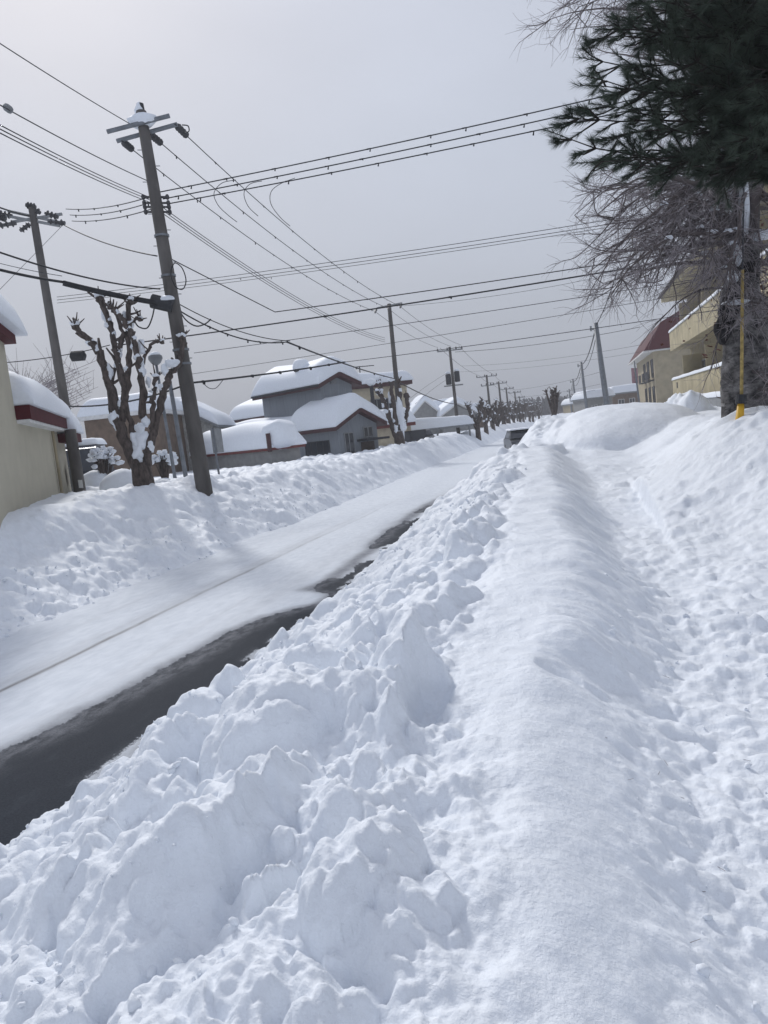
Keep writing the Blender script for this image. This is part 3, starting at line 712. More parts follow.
# --- far low buildings on the right of the road
for (pl,pr_,py,d,wm,lab) in ((586,612,400,120,GREYB2,'far low grey building with snowy roof just right of the steel pole'),(612,640,395,135,BROWNW,'far low brown building with a thick snow roof left of the cream building'),(572,588,405,160,CREAMD,'tiny far cream building beyond the second steel pole')):
    P=at(pl,py,d); Q=at(pr_,py-(pr_-pl)*.11,d); root=thing('far_house',lab,'house',(P[0],P[1],0))
    O=np.array([P[0],P[1],0]); w=float(np.linalg.norm((Q-P)[:2])); dd=(Q-P)*np.array([1,1,0])/w; ii=np.array([-dd[1],dd[0],0])
    MB().box(O,dd*w,ii*8,UP*P[2]).build('wall',wm,root); slab(root,O,dd,ii,-.3,w+.3,-.4,8,P[2]+.003,.25,GREYT,'roof'); cap(root,O,dd,ii,-.4,w+.4,-.5,8,lambda u,v:P[2]+.25,1.3,int(pl))
    window(root,O,dd,-ii,w*.2,P[2]-2.1,w*.22,1.2); window(root,O,dd,-ii,w*.6,P[2]-2.1,w*.2,1.2)
# ------------------------------------------------------------------ poles
def insulator(mb,p,d,L=.45):
    q=np.array(p)+np.array(d)*L
    mb.tube([p,q],.02,5)
    for k in range(3):
        c=np.array(p)+np.array(d)*L*(.25+.25*k); mb.tube([c-np.array(d)*.03,c,c+np.array(d)*.03],[.02,.075,.02],8)
    return q
def pole(top,bot,d,label,r=(.13,.19),m=CONC,group=None,name='utility_pole',arms=(),snowcap=False,loc=None):
    T=at(*top,d); B=at(*bot,d); k=(T[2]-(-.3))/(T[2]-B[2]); B2=T+(B-T)*k
    root=thing(name,label,'utility pole',(B2[0],B2[1],0),group)
    MB().tube([B2,T],[r[1],r[0]],14).build('shaft',m,root,True)
    return root,T,B2
SH='electricity poles in a row down the left side of the street'
pT={}
# main pole
root,T1,B1=pole((141,112),(203,482),21.7,'tall concrete pole nearest the road, snow lump on its double crossarm',(.15,.24))
ax=(at(173,118,21.7)-at(110,134,21.7)); ax/=np.linalg.norm(ax); fwd=np.cross(ax,UP); fwd/=np.linalg.norm(fwd)
c1=at(141,126,21.7)
for (s,e),off in ((((109,134),(171,118)),-.16),(((115,139),(176,122)),.16)):
    a_=at(*s,21.7)+fwd*off*-1; b_=at(*e,21.7)+fwd*off*-1
    MB().tube([a_,b_],.065,8).build('crossarm',STEEL,root)
MB().blob(at(143,121,21.7),(.42,.28,.2),3,12,8,.15).build('snow',SOFT,root,True)
MB().blob(at(140,112,21.7)+UP*.05,(.13,.13,.22),5,12,8,.12).build('snow',SOFT,root,True)
MB().tube([T1-UP*.1,T1+UP*.22],[.12,.10],10).build('pole_cap',DARKM,root)
ins1=[]
for px,py,qx,qy in ((122,141,133,150),(150,134,162,144),(175,124,188,137)):
    im=MB(); p=at(px,py,21.7); q=at(qx,qy,23.0); dd=(q-p); Ln=np.linalg.norm(dd); dd/=Ln
    im.tube([p,q],.022,5); 
    for k in np.linspace(.25,.8,4): c=p+(q-p)*k; im.tube([c-dd*.05,c,c+dd*.05],[.03,.11,.03],8)
    im.build('insulator',PORC,root,True); ins1.append(q)
def onpole(T,B,py):
    lo,hi=0,1
    for _ in range(40):
        m_=(lo+hi)/2; y_=proj(T+(B-T)*m_)[1]
        if y_<py: lo=m_
        else: hi=m_
    return T+(B-T)*lo
rackm=MB()
for py in (197,203,207,212): p=onpole(T1,B1,py); rackm.tube([p-CR*.35,p+CR*.35],.03,6); rackm.blob(p+CR*.34,(.06,.06,.08),1,8,6,0); rackm.blob(p-CR*.34,(.06,.06,.08),1,8,6,0)
rackm.build('wire_rack',PORC,root)
stp=MB()
for k in range(14):
    p=onpole(T1,B1,150+k*16); s=1 if k%2 else -1; stp.tube([p,p+CR*.28*s],.012,5)
stp.build('step_bolt',STEEL,root)
bx=at(162,303,21.6); bb=MB().tube([at(152,301,21.5),at(173,306,21.5)],[.2,.2],10).build('junction_box',DARKM,root); MB().blob(at(165,300,21.5),(.32,.2,.12),6,12,7,.1).build('snow',SOFT,bb,True)
sg=MB()
for py in (236,276,350,364): p=onpole(T1,B1,py); sg.tube([p-UP*.03,p+UP*.03],.235 if py>300 else .21,14)
sg.build('band',STEEL,root)
# second pole on the left
root,T2,B2=pole((32,208),(80,495),30,'concrete pole at far left, ringed by insulators, behind the beige house',(.14,.21))
for (s,e) in (((2,215),(60,226)),((8,211),(58,222)),((12,222),(62,214))): MB().tube([at(*s,30),at(*e,30)],.06,6).build('crossarm',GREYT,root)
im=MB()
for (s,e) in (((28,205),(40,213)),((45,213),(58,217)),((48,222),(65,223)),((-2,226),(16,223)),((-2,213),(12,216)),((20,231),(30,224)),((36,207),(26,205)),((0,217),(6,219))):
    p,q=at(*s,30),at(*e,30); im.tube([p,q],[.06,.08],7)
    for k in (.2,.5,.8): c=p+(q-p)*k; dd=(q-p)/np.linalg.norm(q-p); im.tube([c-dd*.06,c,c+dd*.06],[.05,.14,.05],8)
im.build('insulator',PORC,root)
# lower post beside the beige house
P=at(78,450,24.5)
# pole 3 and the row
root,T3,B3=pole((389,304),(402,440),52,'concrete pole with crossarm behind the smaller pruned tree',(.13,.2),group=SH)
MB().box(at(377,309,52),(at(402,304,52)-at(377,309,52)),(0,.14,0),(0,0,.12)).build('crossarm',GREYT,root)
im=MB(); ins3=[]
for px,py in ((376,309),(389,306),(401,304)):
    p=at(px,py,51.5); im.tube([p+fwd*-.0-UP*.05,p-UP*.3-uy*.4],[.09,.05],7); ins3.append(p-uy*.4-UP*.2)
im.build('insulator',PORC,root)
MB().box(onpole(T3,B3,413)-CR*.28,CR*.5,(0,.3,0),UP*.9).build('switch_box',GREYT,root)
def small_pole(top,bot,d,label,arms,trans=False,grp=SH,m=CONC,r=(.12,.19)):
    root,T,B=pole(top,bot,d,label,r,group=grp,m=m)
    am=MB(); im=MB()
    for py,wd in arms:
        p=onpole(T,B,py); am.box(p-_r0*wd/2-uy*.06,_r0*wd,uy*.12,UP*.12)
        for s in (-.48,-.1,.25,.48): im.tube([p+_r0*wd*s+UP*.1,p+_r0*wd*s+UP*.34],[.09,.05],6)
    am.build('crossarm',GREYT,root); im.build('insulator',PORC,root)
    if trans:
        for k,s in ((0,-.42),(1,.42)):
            p=onpole(T,B,379+k*-2)+_r0*s
            t=MB().tube([p-UP*.5,p-UP*.45,p+UP*.45,p+UP*.5],[.2,.26,.26,.2],14).build('transformer',DARKM,root,True)
            MB().blob(p+UP*.62,(.25,.25,.15),k,10,7,.1).build('snow',SOFT,t,True)
        MB().box(onpole(T,B,386)-_r0*.9,_r0*1.8,uy*.2,UP*.12).build('bracket',GREYT,root)
    return T,B
T4,B4=small_pole((449.5,347),(459,437),73,'pole carrying two snow-topped transformers',((351,2.4),),True)
rows=[((486.5,375),(491.5,425),98,((377,2.6),(386,1.6))),((498.5,381.5),(503,425),112,((384,2.4),)),((506,387.5),(510,425),124,((389.5,2.4),)),((514.6,391.5),(518,425),138,((393,2.2),)),((519.5,396.5),(521,425),152,((398,2),)),((524,399),(526,425),166,((400,2),)),((529,400.7),(531,422),180,((402,2),)),((532,402.5),(534,422),196,((404,2),)),((534.8,404.6),(536,420),214,((406,2),)),((541,406),(542,420),240,((407,2),))]
ords=['first','second','third','fourth','fifth','sixth','seventh','eighth','ninth','tenth']
TR=[(T4,B4)]
for i,(t,b_,d,ar) in enumerate(rows):
    TR.append(small_pole(t,b_,d,f'far pole, {ords[i]} beyond the transformer pole in the left-hand row',ar))
# right-hand steel poles
GR='plain grey poles on the right of the street'
PR=[]
for i,(t,b_,d,rr_) in enumerate((((595.5,323),(608,412),61,(.19,.26)),((581,362),(587.5,415),96,(.16,.2)),((572.7,379),(577.5,416),128,(.14,.2)),((569,389),(572,414),160,(.14,.2)))):
    root,T,B=pole(t,b_,d,['thick bare grey pole on the right, nearest of its row','second grey pole of the right-hand row, shorter looking','third grey pole of the right-hand row','thin farthest grey pole of the right-hand row'][i],rr_,m=STEEL,group=GR)
    fit=MB().box(T-_r0*.5-UP*.5,_r0*.5,uy*.1,UP*.12); fit.tube([T-_r0*.4-UP*.6,T-_r0*.4-UP*.2],.08); fit.build('bracket',GREYT,root); PR.append(T)
root,T,B=pole((634,361),(640,408),66,'thin post carrying a faded banner sign left of the cream building',(.07,.09),m=STEEL,name='sign_post'); root['category']='sign post'
MB().box(at(631,368,66),CR*.55,uy*.04,-UP*1.3).build('sign_panel',mat('pink_sign',(.35,.22,.25),.7),root)
# small sign post in front of garage
root,T,B=pole((212,428),(220,481),27,'short thin grey post with a narrow edge-on sign in front of the garage',(.035,.04),m=STEEL,name='sign_post'); root['category']='sign post'
MB().box(at(211,429,27)-_r0*.03,_r0*.16,uy*.5,-UP*.85).build('sign_panel',GREYT,root)
# lamp post and slim grey pole between tree and main pole
root,T,B=pole((156,363),(175,478),27,'slim street lamp with a snow-topped globe beside the pruned tree',(.045,.07),m=STEEL,name='street_lamp'); root['category']='street lamp'
MB().tube([T-UP*.08,T+UP*.0,T+UP*.14,T+UP*.24,T+UP*.28],[.07,.17,.25,.24,.18],16).build('lamp_globe',LAMPG,root,True)
MB().blob(T+UP*.29,(.2,.2,.10),7,14,8,.05).build('snow',SOFT,root,True)
root,T,B=pole((169,378),(186,478),24.5,'plain slim grey pole just left of the tall main pole',(.065,.08),m=STEEL,name='steel_pole'); root['category']='pole'
root,T,B=pole((70,430),(81,497),24.0,'short thick grey post standing under the beige house porch eave',(.17,.19),m=CONC,name='concrete_post'); root['category']='post'
MB().box(at(79,488,23.8),CR*.12,uy*.02,UP*.25).build('plate',WHITET,root)

# ------------------------------------------------------------------ wires
def wire(p0,p1,sag=0,r=.014,label='',group=None,m=WIREM,name='power_line',n=26,cat='power line',bits=0,seed=1,parent=None):
    p0=np.array(p0,float);p1=np.array(p1,float); t=np.linspace(0,1,n)[:,None]
    P=p0+(p1-p0)*t; P[:,2]-=(4*sag*t*(1-t))[:,0]
    mb=MB().tube(P,r,6)
    o=mb.build(name,m,parent,True) if parent else mb.build(name,m,None,True,label=label,cat=cat,group=group)
    if bits:
        rr2=random.Random(seed)
        for k in range(bits):
            s=(k+.5+rr2.uniform(-.25,.25))/bits; q=p0+(p1-p0)*s; q[2]-=4*sag*s*(1-s); dd=(p1-p0)/np.linalg.norm(p1-p0)
            cl=MB().tube([q-dd*.05,q+dd*.05,q+dd*.03-UP*rr2.uniform(.03,.1)],r*1.4,5); cl.build('wire_clamp',RUBBER,o)
    return o
T12=21.7
GA='three service lines crossing high above the road to the right'
hi=((160,192,629,86),(163,199,629,96),(167,204,629,106))
for i,(x0_,y0_,x1_,y1_) in enumerate(hi):
    k=(900-x0_)/(x1_-x0_); wire(at(x0_,y0_,T12),at(900,y0_+(y1_-y0_)*k,18),.12,.016,['topmost','middle','lowest'][i]+' of the three wires running from the main pole up to the pine',GA,bits=14,seed=i)
for i,(a0,b0) in enumerate((((66,209),(158,194)),((70,215),(160,199)),((72,221),(163,205)))):
    wire(at(*a0,29.5),at(*b0,T12),.15,.016,['upper','middle','lower'][i]+' short wire between the far left pole and the main pole',GA,bits=4,seed=i)
    MBc=None
for i,(x0_,y0_,x1_,y1_,r) in enumerate(((57,297,470,236,.012),(57,300,470,240,.012),(57,303,470,243,.010))):
    k=(900-x0_)/(x1_-x0_); wire(at(x0_,y0_,34),at(900,y0_+(y1_-y0_)*k*1.02,24),.25,r,['upper','middle','lower'][i]+' thin wire of the triple set rising from far left across the middle sky','thin triple wires across the middle sky',bits=2,seed=i+4)
wire(at(275,312,26),at(900,215,24),.1,.017,'wire rising right from the slack joint above the grey house roof',m=RUBBER)
wire(onpole(T1,B1,256),at(275,312,26),.0,.015,'wire dropping right from the main pole to the slack joint',m=RUBBER)
wire(at(120,345,30),at(900,221,22),.15,.026,'thick black cable passing behind the main pole towards the upper right',m=RUBBER,bits=5)
wire(at(194,353,30),at(900,246,24),.1,.012,'thin wire just below the thick black cable in the middle sky')
wire(at(192,374,40),at(900,257,30),.1,.012,'pale thin wire crossing low over the grey house')
wire(at(190,383,24),at(345,362,33),.05,.035,'thick dark cable from the main pole over the grey house roof',m=RUBBER,bits=5)
wire(at(345,362,33),at(900,281,24),.1,.014,'thin continuation wire right of the cable joint above the yellow house')
wire(at(0,394,30),at(190,383,24),.6,.03,'dark cable passing behind the pruned tree to the main pole',m=RUBBER)
wire(at(0,363,30),at(110,345,30),.1,.018,'cable from the left edge to the second pole above the porch snow',m=RUBBER)
MBs=MB().tube([at(70,356.5,30),at(72,356.5,30),at(84,355.5,30),at(86,355.5,30)],[.06,.2,.2,.06],10).build('cable_joint',RUBBER,None,label='small black sleeve on the cable left of the pruned tree',cat='cable joint')
# the three high-tension wires down the street
GB='three overhead wires running from the main pole down the street'
for i in range(3):
    wire(ins1[i],ins3[i],.55,.015,['left-hand','middle','right-hand'][i]+' overhead wire from the main pole crossarm down the street',GB,bits=12,seed=20+i)
p4=[onpole(T4,B4,350)+_r0*s+UP*.35 for s in (-1.1,.1,1.1)]
for i in range(3): wire(ins3[i],p4[i],.3,.014,['left-hand','middle','right-hand'][i]+' overhead wire of the second span, between crossarm pole and transformer pole',GB)
GC='wires strung along the far row of poles'
for k in range(len(TR)-1):
    for s in (-.9,.9):
        wire(TR[k][0]+_r0*s,TR[k+1][0]+_r0*s,.35,.018,f"{'left' if s<0 else 'right'} wire on the {ords[min(k,9)]} span beyond the transformer pole",GC,n=10)
for i,(a0,b0) in enumerate((((-60,4),(132,125)),((0,105),(148,181)))):
    wire(at(*a0,14),at(*b0,T12),.05,.012,['single wire from the upper left corner to the main pole crossarm','wire with a grey joint from the left edge to the main pole'][i])
MB().tube([at(4,106,14.2),at(6,107,14.3),at(10,110,14.4),at(12,111,14.5)],[.02,.07,.07,.02],8).build('wire_joint',GREYT,None,label='small pale joint on the wire near the upper left edge',cat='wire joint')
GD='bundle of three telephone wires across the left sky'
for i in range(3):
    wire(at(0,125+i*4,12),at(148+1,197+i*2.5,T12),.05,.010,['top','middle','bottom'][i]+' wire of the telephone bundle left of the main pole',GD)
    wire(at(158,204+i*3,T12),at(385,338+i*2,52),.55,.012,['top','middle','bottom'][i]+' wire of the telephone bundle right of the main pole',GD)
wire(at(-40,190,24),at(30,216,30),.1,.03,'thick wire entering from the left edge to the second pole',m=RUBBER)
wire(at(62,224,30),at(157,256,T12),.15,.02,'dark wire from the second pole down to the middle of the main pole',m=RUBBER)
wire(at(-40,238,15),at(160,289,T12),.18,.02,'dark drooping wire from the left edge to the main pole above the sleeve',m=RUBBER)
wire(at(-40,259,17),at(63,282,20.2),.05,.035,'thick black cable from the left edge to the sleeved section',m=RUBBER,cat='cable',name='cable')
o=wire(at(63,283,20.2),at(158,303,21.4),.03,.075,'long fat black sleeve on the cable left of the main pole',m=RUBBER,cat='cable sleeve',name='cable_sleeve')
wire(at(-40,252,22),at(62,276,22),.06,.010,'hair-thin wire just above the thick cable at the left edge')
wire(at(-30,320,24),at(62,226,30),.0,.008,'faint stay wire slanting down from the second pole at far left')
wire(at(172,306,21.6),at(287,342,26),.35,.020,'dark cable sagging right from the junction box on the main pole',m=RUBBER,bits=6)
wire(at(172,300,21.6),at(290,341,26),.25,.014,'thinner companion wire above the sagging cable right of the main pole',m=RUBBER)
wire(at(287,342,26),at(392,378,50),.1,.030,'dark cable running down past the grey house to the crossarm pole',m=RUBBER,bits=5)
wire(at(392,378,50),at(455,404,72),.3,.035,'dark cable between the crossarm pole and transformer pole',m=RUBBER)
wire(at(455,404,72),at(500,420,115),.3,.03,'dark cable beyond the transformer pole',m=RUBBER)
# more right-going wires from transformer pole and far poles
for i,(x0_,y0_,x1_,y1_,d0,d1,r) in enumerate(((455,352,640,327,73,60,.022),(401,306,640,268,52,45,.012),(462,366,640,345,78,60,.012),(455,372,640,352,78,60,.010),(510,390,600,372,120,70,.016),(515,397,600,384,130,80,.016),(523,400,595,390,150,90,.016))):
    wire(at(x0_,y0_,d0),at(x1_,y1_,d1),.3,r,['wire from the transformer pole top rising right','wire from the crossarm pole rising right to the birch','upper faint wire crossing low to the cream building','lower faint wire crossing low to the cream building','wire swinging from far left poles to the thick grey pole','middle wire swinging from far left poles to the grey poles','lowest wire swinging from far left poles to the grey poles'][i])
for i in range(len(PR)-1):
    wire(PR[i]-UP*.3,PR[i+1]-UP*.3,.7,.05,['thick looped cable between the first and second grey poles','thick looped cable between the second and third grey poles','thick looped cable between the third and fourth grey poles'][i],m=RUBBER)
    wire(PR[i]-UP*.9,PR[i+1]-UP*.9,.9,.03,['lower cable between the first and second grey poles','lower cable between the second and third grey poles','lower cable between the third and fourth grey poles'][i],m=RUBBER)
wire(PR[0]-UP*.2,at(618,268,45),.3,.035,'cable rising from the nearest grey pole into the birch twigs',m=RUBBER,bits=4)
for i,(x0_,y0_,x1_,y1_) in enumerate(((413,420,449,372),(420,424,449,378))): wire(at(x0_-5,y0_-20,66),at(x1_,y1_,72),-.1,.012,['upper','lower'][i]+' service wire from the double-gabled house to the transformer pole')
# jumper loops
def curve_px(pts,d,r,label,cat='wire loop',name='wire_loop',m=WIREM):
    P=np.array([at(p[0],p[1],d if len(p)<3 else p[2]) for p in pts]); 
    # Catmull-Rom
    out=[];n=len(P)
    for i in range(n-1):
        p0=P[max(i-1,0)];p1=P[i];p2=P[i+1];p3=P[min(i+2,n-1)]
        for t in np.linspace(0,1,7)[:-1]: out.append(.5*((2*p1)+(-p0+p2)*t+(2*p0-5*p1+4*p2-p3)*t*t+(-p0+3*p1-3*p2+p3)*t**3))
    out.append(P[-1]); return MB().tube(out,r,5).build(name,m,None,True,label=label,cat=cat)
curve_px([(236,180),(222,183),(214,193),(218,205),(228,215),(237,222)],23,.011,'thin jumper loop nearest the main pole, hanging between crossing wires')
curve_px([(262,181),(250,184),(244,193),(248,206),(258,216)],23.5,.011,'middle thin jumper loop hanging between crossing wires')
curve_px([(295,178),(280,184),(271,192),(271,204),(280,217),(290,226)],24,.011,'rightmost thin jumper loop hanging between crossing wires')
curve_px([(172,266),(171,276),(176,287),(183,289),(186,280),(182,268),(175,263),(172,268)],21.4,.016,'coil of spare cable hanging beside the main pole',m=RUBBER)
curve_px([(155,304),(152,318),(147,328),(139,327),(135,322)],21.3,.02,'cable loop hanging from the sleeve left of the main pole',m=RUBBER)
curve_px([(178,308),(186,320),(196,326),(205,324),(211,319)],21.8,.02,'cable loop hanging just right of the main pole',m=RUBBER)
curve_px([(203,383),(209,388),(216,388),(223,380)],26,.012,'small grey loop under the cable left of the grey house')
curve_px([(182,125),(188,126),(189,131),(185,133)],21.7,.018,'small wire curl at the right end of the main crossarm')

# ------------------------------------------------------------------ pruned trees
def skin_branch(mb,P,R,sides=8,rgn=None):
    P=np.array(P,float); mb.tube(P,R,sides)
def pruned_tree(px_limbs,d,label,name='pruned_tree',rtrunk=.28,seed=3,group=None,snow=True,base=None):
    rg_=random.Random(seed)
    b=at(*base,d); z0=-.1
    root=thing(name,label,'tree',(b[0],b[1],0),group)
    tm=MB(); lm=MB(); sn=MB()
    fork=at(*px_limbs['fork'],d)
    tm.tube([np.array([b[0],b[1],z0]),b*np.array([1,1,0])+UP*(b[2]*.5),b,fork],[rtrunk*1.25,rtrunk*1.1,rtrunk,rtrunk*.85],12)
    tm.build('trunk',BARK,root,True)
    for li,limb in enumerate(px_limbs['limbs']):
        dep=rg_.uniform(-.9,.9)*(.6 if li else .2); pts=[]; n=len(limb['p'])
        for i,(x_,y_) in enumerate(limb['p']):
            pts.append(at(x_,y_,d+dep*i/max(1,n-1)))
        # densify with wobble
        D=[];Rr=[]
        for i in range(n-1):
            for t in np.linspace(0,1,6)[:-1]:
                s=(i+t)/(n-1); w=np.array([rg_.uniform(-1,1),rg_.uniform(-1,1),rg_.uniform(-1,1)])*.035
                D.append(pts[i]*(1-t)+pts[i+1]*t+w); Rr.append((limb['r']*(1-s)+limb['r2']*s)*rg_.uniform(.88,1.18))
        D.append(pts[-1]); Rr.append(limb['r2']*1.3)
        lm.tube(D,Rr,8)
        # stubs
        for k in range(limb.get('stubs',5)):
            i=rg_.randrange(len(D)//3,len(D)); q=D[i]; dv=np.array([rg_.uniform(-1,1),rg_.uniform(-1,1),rg_.uniform(.0,1.0)]); dv/=np.linalg.norm(dv); Ls=rg_.uniform(.12,.38)
            lm.tube([q,q+dv*Ls*.6,q+dv*Ls+UP*.04],[Rr[i]*.55,Rr[i]*.4,Rr[i]*.3],6)
        # knuckle at tip with twigs
        q=D[-1]; lm.blob(q,(limb['r2']*1.7,)*2+(limb['r2']*1.5,),seed+li,8,6,.2)
        for k in range(limb.get('twigs',5)):
            dv=np.array([rg_.uniform(-1,1),rg_.uniform(-1,1),rg_.uniform(.2,1.4)]); dv/=np.linalg.norm(dv); lm.tube([q,q+dv*rg_.uniform(.15,.4)],[.03,.012],5)
        if snow:
            for i in range(2,len(D)-1,2):
                if rg_.random()<.24:
                    tv=D[min(i+1,len(D)-1)]-D[i-1]; tv/=np.linalg.norm(tv)
                    s=Rr[i]; sn.blob(D[i]+UP*s*.7+CR*s*.5*rg_.choice((-1,1)),(s*rg_.uniform(.8,1.3),s*1.1,s*rg_.uniform(.9,1.8)),i+seed*3,9,7,.2)
            if rg_.random()<.8: sn.blob(q+UP*limb['r2']*1.4,(limb['r2']*2.0,limb['r2']*1.9,limb['r2']*1.1),seed+li*5,10,7,.18)
    lm.build('limbs',BARK,root,True)
    for (x_,y_,a_,c_) in px_limbs.get('snow',()): sn.blob(at(x_,y_,d-.05),(a_*.72,a_*.5,c_*.75),int(x_),14,11,.26)
    if snow:
        for vs_,fs_ in sn.parts: MB().add(vs_,fs_).build('snow_clump',SNOW,root,True)
    return root
Z6=lambda x_,y_:(60+x_/4.8,280+y_/4.8)
L_=lambda pts,r,r2,stubs=5,twigs=5:dict(p=[Z6(*q) for q in pts],r=r*.66,r2=r2*.8,stubs=stubs,twigs=twigs)
pruned_tree(dict(fork=Z6(385,880),limbs=[
  L_([(375,900),(310,770),(265,650),(235,500),(190,350),(140,290),(75,225)],.27,.085,10,8),
  L_([(290,690),(320,560),(290,420),(255,290),(235,190),(190,90)],.15,.09,9,8),
  L_([(300,680),(320,500),(330,400),(330,250),(325,120),(340,105)],.15,.075,8,8),
  L_([(350,740),(320,600),(270,380),(300,260),(265,140),(240,130)],.12,.06,7,4),
  L_([(400,660),(400,540),(375,380),(345,260),(300,190),(262,145)],.16,.07,6,6),
  L_([(390,420),(420,340),(440,305),(490,298)],.07,.05,4,5),
  L_([(410,900),(430,780),(470,650),(510,500),(535,440),(580,385),(585,280)],.20,.08,9,5),
  L_([(440,720),(445,600),(450,540),(460,470)],.12,.06,4,4),
  L_([(330,250),(370,180),(385,190)],.07,.05,2,4),
  L_([(250,480),(270,400),(300,290)],.07,.05,3,2)],
  snow=[(*Z6(372,830),.24,.34),(*Z6(392,770),.28,.34),(*Z6(362,770),.22,.28),(*Z6(385,720),.22,.26),(*Z6(412,680),.16,.2),(*Z6(380,870),.14,.2),(*Z6(390,320),.14,.28),(*Z6(392,395),.10,.18),(*Z6(235,440),.13,.3),(*Z6(330,210),.2,.2),(*Z6(215,160),.13,.3),(*Z6(150,300),.2,.12),(*Z6(535,400),.3,.14),(*Z6(500,430),.12,.22),(*Z6(310,190),.12,.3),(*Z6(270,370),.1,.25),(*Z6(425,490),.09,.2),(*Z6(450,530),.16,.1)]),
  21.2,'big pollarded tree, knobbly bare limbs with snow in the forks, left of the tall pole',base=Z6(400,965),rtrunk=.29,seed=3)
Z7=lambda x_,y_:(340+x_/5.486,370+y_/5.486)
L7=lambda pts,r,r2,stubs=4,twigs=4:dict(p=[Z7(*q) for q in pts],r=r*.62,r2=r2*.8,stubs=stubs,twigs=twigs)
pruned_tree(dict(fork=Z7(320,340),limbs=[
  L7([(310,370),(285,300),(250,200),(225,130),(215,60)],.34,.14),L7([(310,330),(300,220),(285,130),(280,70)],.26,.14),
  L7([(330,330),(335,220),(325,120),(320,60)],.26,.12),L7([(330,350),(360,280),(372,200),(365,140)],.24,.16),L7([(270,260),(245,170),(205,120)],.16,.1)],
  snow=[(*Z7(330,270),.35,1.9),(*Z7(215,55),.3,.35),(*Z7(215,120),.35,.3),(*Z7(275,150),.2,.5),(*Z7(270,260),.2,.6)]),
  50,'smaller pollarded tree caked with snow in front of the crossarm pole',base=Z7(325,380),rtrunk=.34,seed=9)
def far_pruned(px,py,d,h,label,seed,group,wd=1.0,snow=True):
    rg_=random.Random(seed); b=at(px,py,d); root=thing('pruned_tree',label,'tree',(b[0],b[1],0),group); tm=MB();lm=MB();sn=MB()
    k=b[2]
    tm.tube([(b[0],b[1],-.1),(b[0],b[1],k+h*.2)],[.28,.22],8); tm.build('trunk',BARK,root,True)
    for i in range(12):
        a=rg_.uniform(0,6.28); o_=rg_.uniform(.3,1)*wd*.5*h*.55; hh=h*rg_.uniform(.7,1)
        p0=np.array([b[0],b[1],k+h*rg_.uniform(-.05,.25)]); p1=p0+np.array([math.cos(a)*o_*.6,math.sin(a)*o_*.6,(hh-.1*h)*.45]); p2=np.array([b[0]+math.cos(a)*o_,b[1]+math.sin(a)*o_,k+hh])
        lm.tube([p0,p1,p2],[.14,.10,.08],6); lm.blob(p2,(.14,.14,.12),i,7,5,.2)
        for q in range(4): dv=np.array([rg_.uniform(-1,1),rg_.uniform(-1,1),rg_.uniform(0,1.3)]); lm.tube([p2,p2+dv*.3],[.035,.02],4); m_=p0+(p2-p0)*rg_.uniform(.3,.9); lm.tube([m_,m_+dv*.3],[.04,.02],4)
        if snow and rg_.random()<.4: sn.blob(p2+UP*.14,(.17,.17,.11),i,8,5,.2); sn.blob(p1+UP*.10,(.13,.13,.2),i+3,8,5,.2)
    lm.build('limbs',BARK,root,True)
    if snow: sn.build('snow',SOFT,root,True)
far_pruned(554,421,66,2.75,'bare pollarded tree standing alone on the bank where the street vanishes',5,None,1.0,False)
GT='pollarded street trees in the far left row'
for i,px in enumerate((479,486,492,498,504,509,514,519,524,529,534,539)):
    d=72+i*9.5; far_pruned(px+((i*37)%5-2)*.6,430-px*.0+ -(px-480)*.22,d,(2.9,2.4,3.2,2.7,3.0,3.4,2.9,3.5,3.0,3.4,3.1,3.5)[i],f'{["nearest","second","third","fourth","fifth","sixth","seventh","eighth","ninth","tenth","eleventh","farthest"][i]} pollarded tree of the dark row on the far left kerb',20+i,GT,1.4)
# snow-laden shrubs
def shrub(px,py,d,r,label,seed):
    rg_=random.Random(seed); b=at(px,py,d); root=thing('shrub',label,'shrub',(b[0],b[1],0)); st=MB(); sn=MB()
    for i in range(40):
        a=rg_.uniform(0,6.28); e=rg_.uniform(.2,1.4); L0=r*rg_.uniform(.6,1.2); q=b+np.array([math.cos(a)*math.cos(e)*L0,math.sin(a)*math.cos(e)*L0,math.sin(e)*L0*1.1])
        st.tube([np.array([b[0],b[1],b[2]-.8]),b+(q-b)*.5+UP*.05,q],[.03,.02,.012],5)
        if rg_.random()<.75: sn.blob(q+UP*.03,(.11,.11,.08),i,8,5,.25)
    st.build('branches',BARK,root); sn.build('snow',SNOW,root,True)
shrub(103,470,27,.6,'snow-speckled shrub beside the dark van',1); shrub(164,468,28,.5,'small frosty shrub between pruned tree and main pole',2); shrub(146,472,29,.45,'tiny frosty shrub at the foot of the brown building',3)
# bare twiggy treetops behind the beige house
def twig_tree(px,py,d,h,label,seed,n=90,spread=1.2):
    rg_=random.Random(seed); b=at(px,py,d); root=thing('bare_tree',label,'tree',(b[0],b[1],0)); tm=MB().tube([(b[0],b[1],0),(b[0],b[1],b[2])],[.18,.1],8).build('trunk',BARK,root,True)
    mb=MB()
    for i in range(n):
        a=rg_.uniform(0,6.28); z=b[2]-h*rg_.uniform(0,.6); L0=h*rg_.uniform(.3,.9); p=np.array([b[0],b[1],z]); q=p+np.array([math.cos(a)*spread*L0,math.sin(a)*spread*L0,L0*.5]); mb.tube([p,(p+q)/2+UP*.1,q],[.035,.02,.01],4)
        for k in range(3): m_=p+(q-p)*rg_.uniform(.4,1); mb.tube([m_,m_+np.array([rg_.uniform(-.5,.5),rg_.uniform(-.5,.5),rg_.uniform(.2,.9)])*h*.35],[.014,.008],3)
    mb.build('twigs',TWIG,root)
twig_tree(30,392,46,4.2,'bare twiggy tree peeping over the beige house porch snow',3,130)
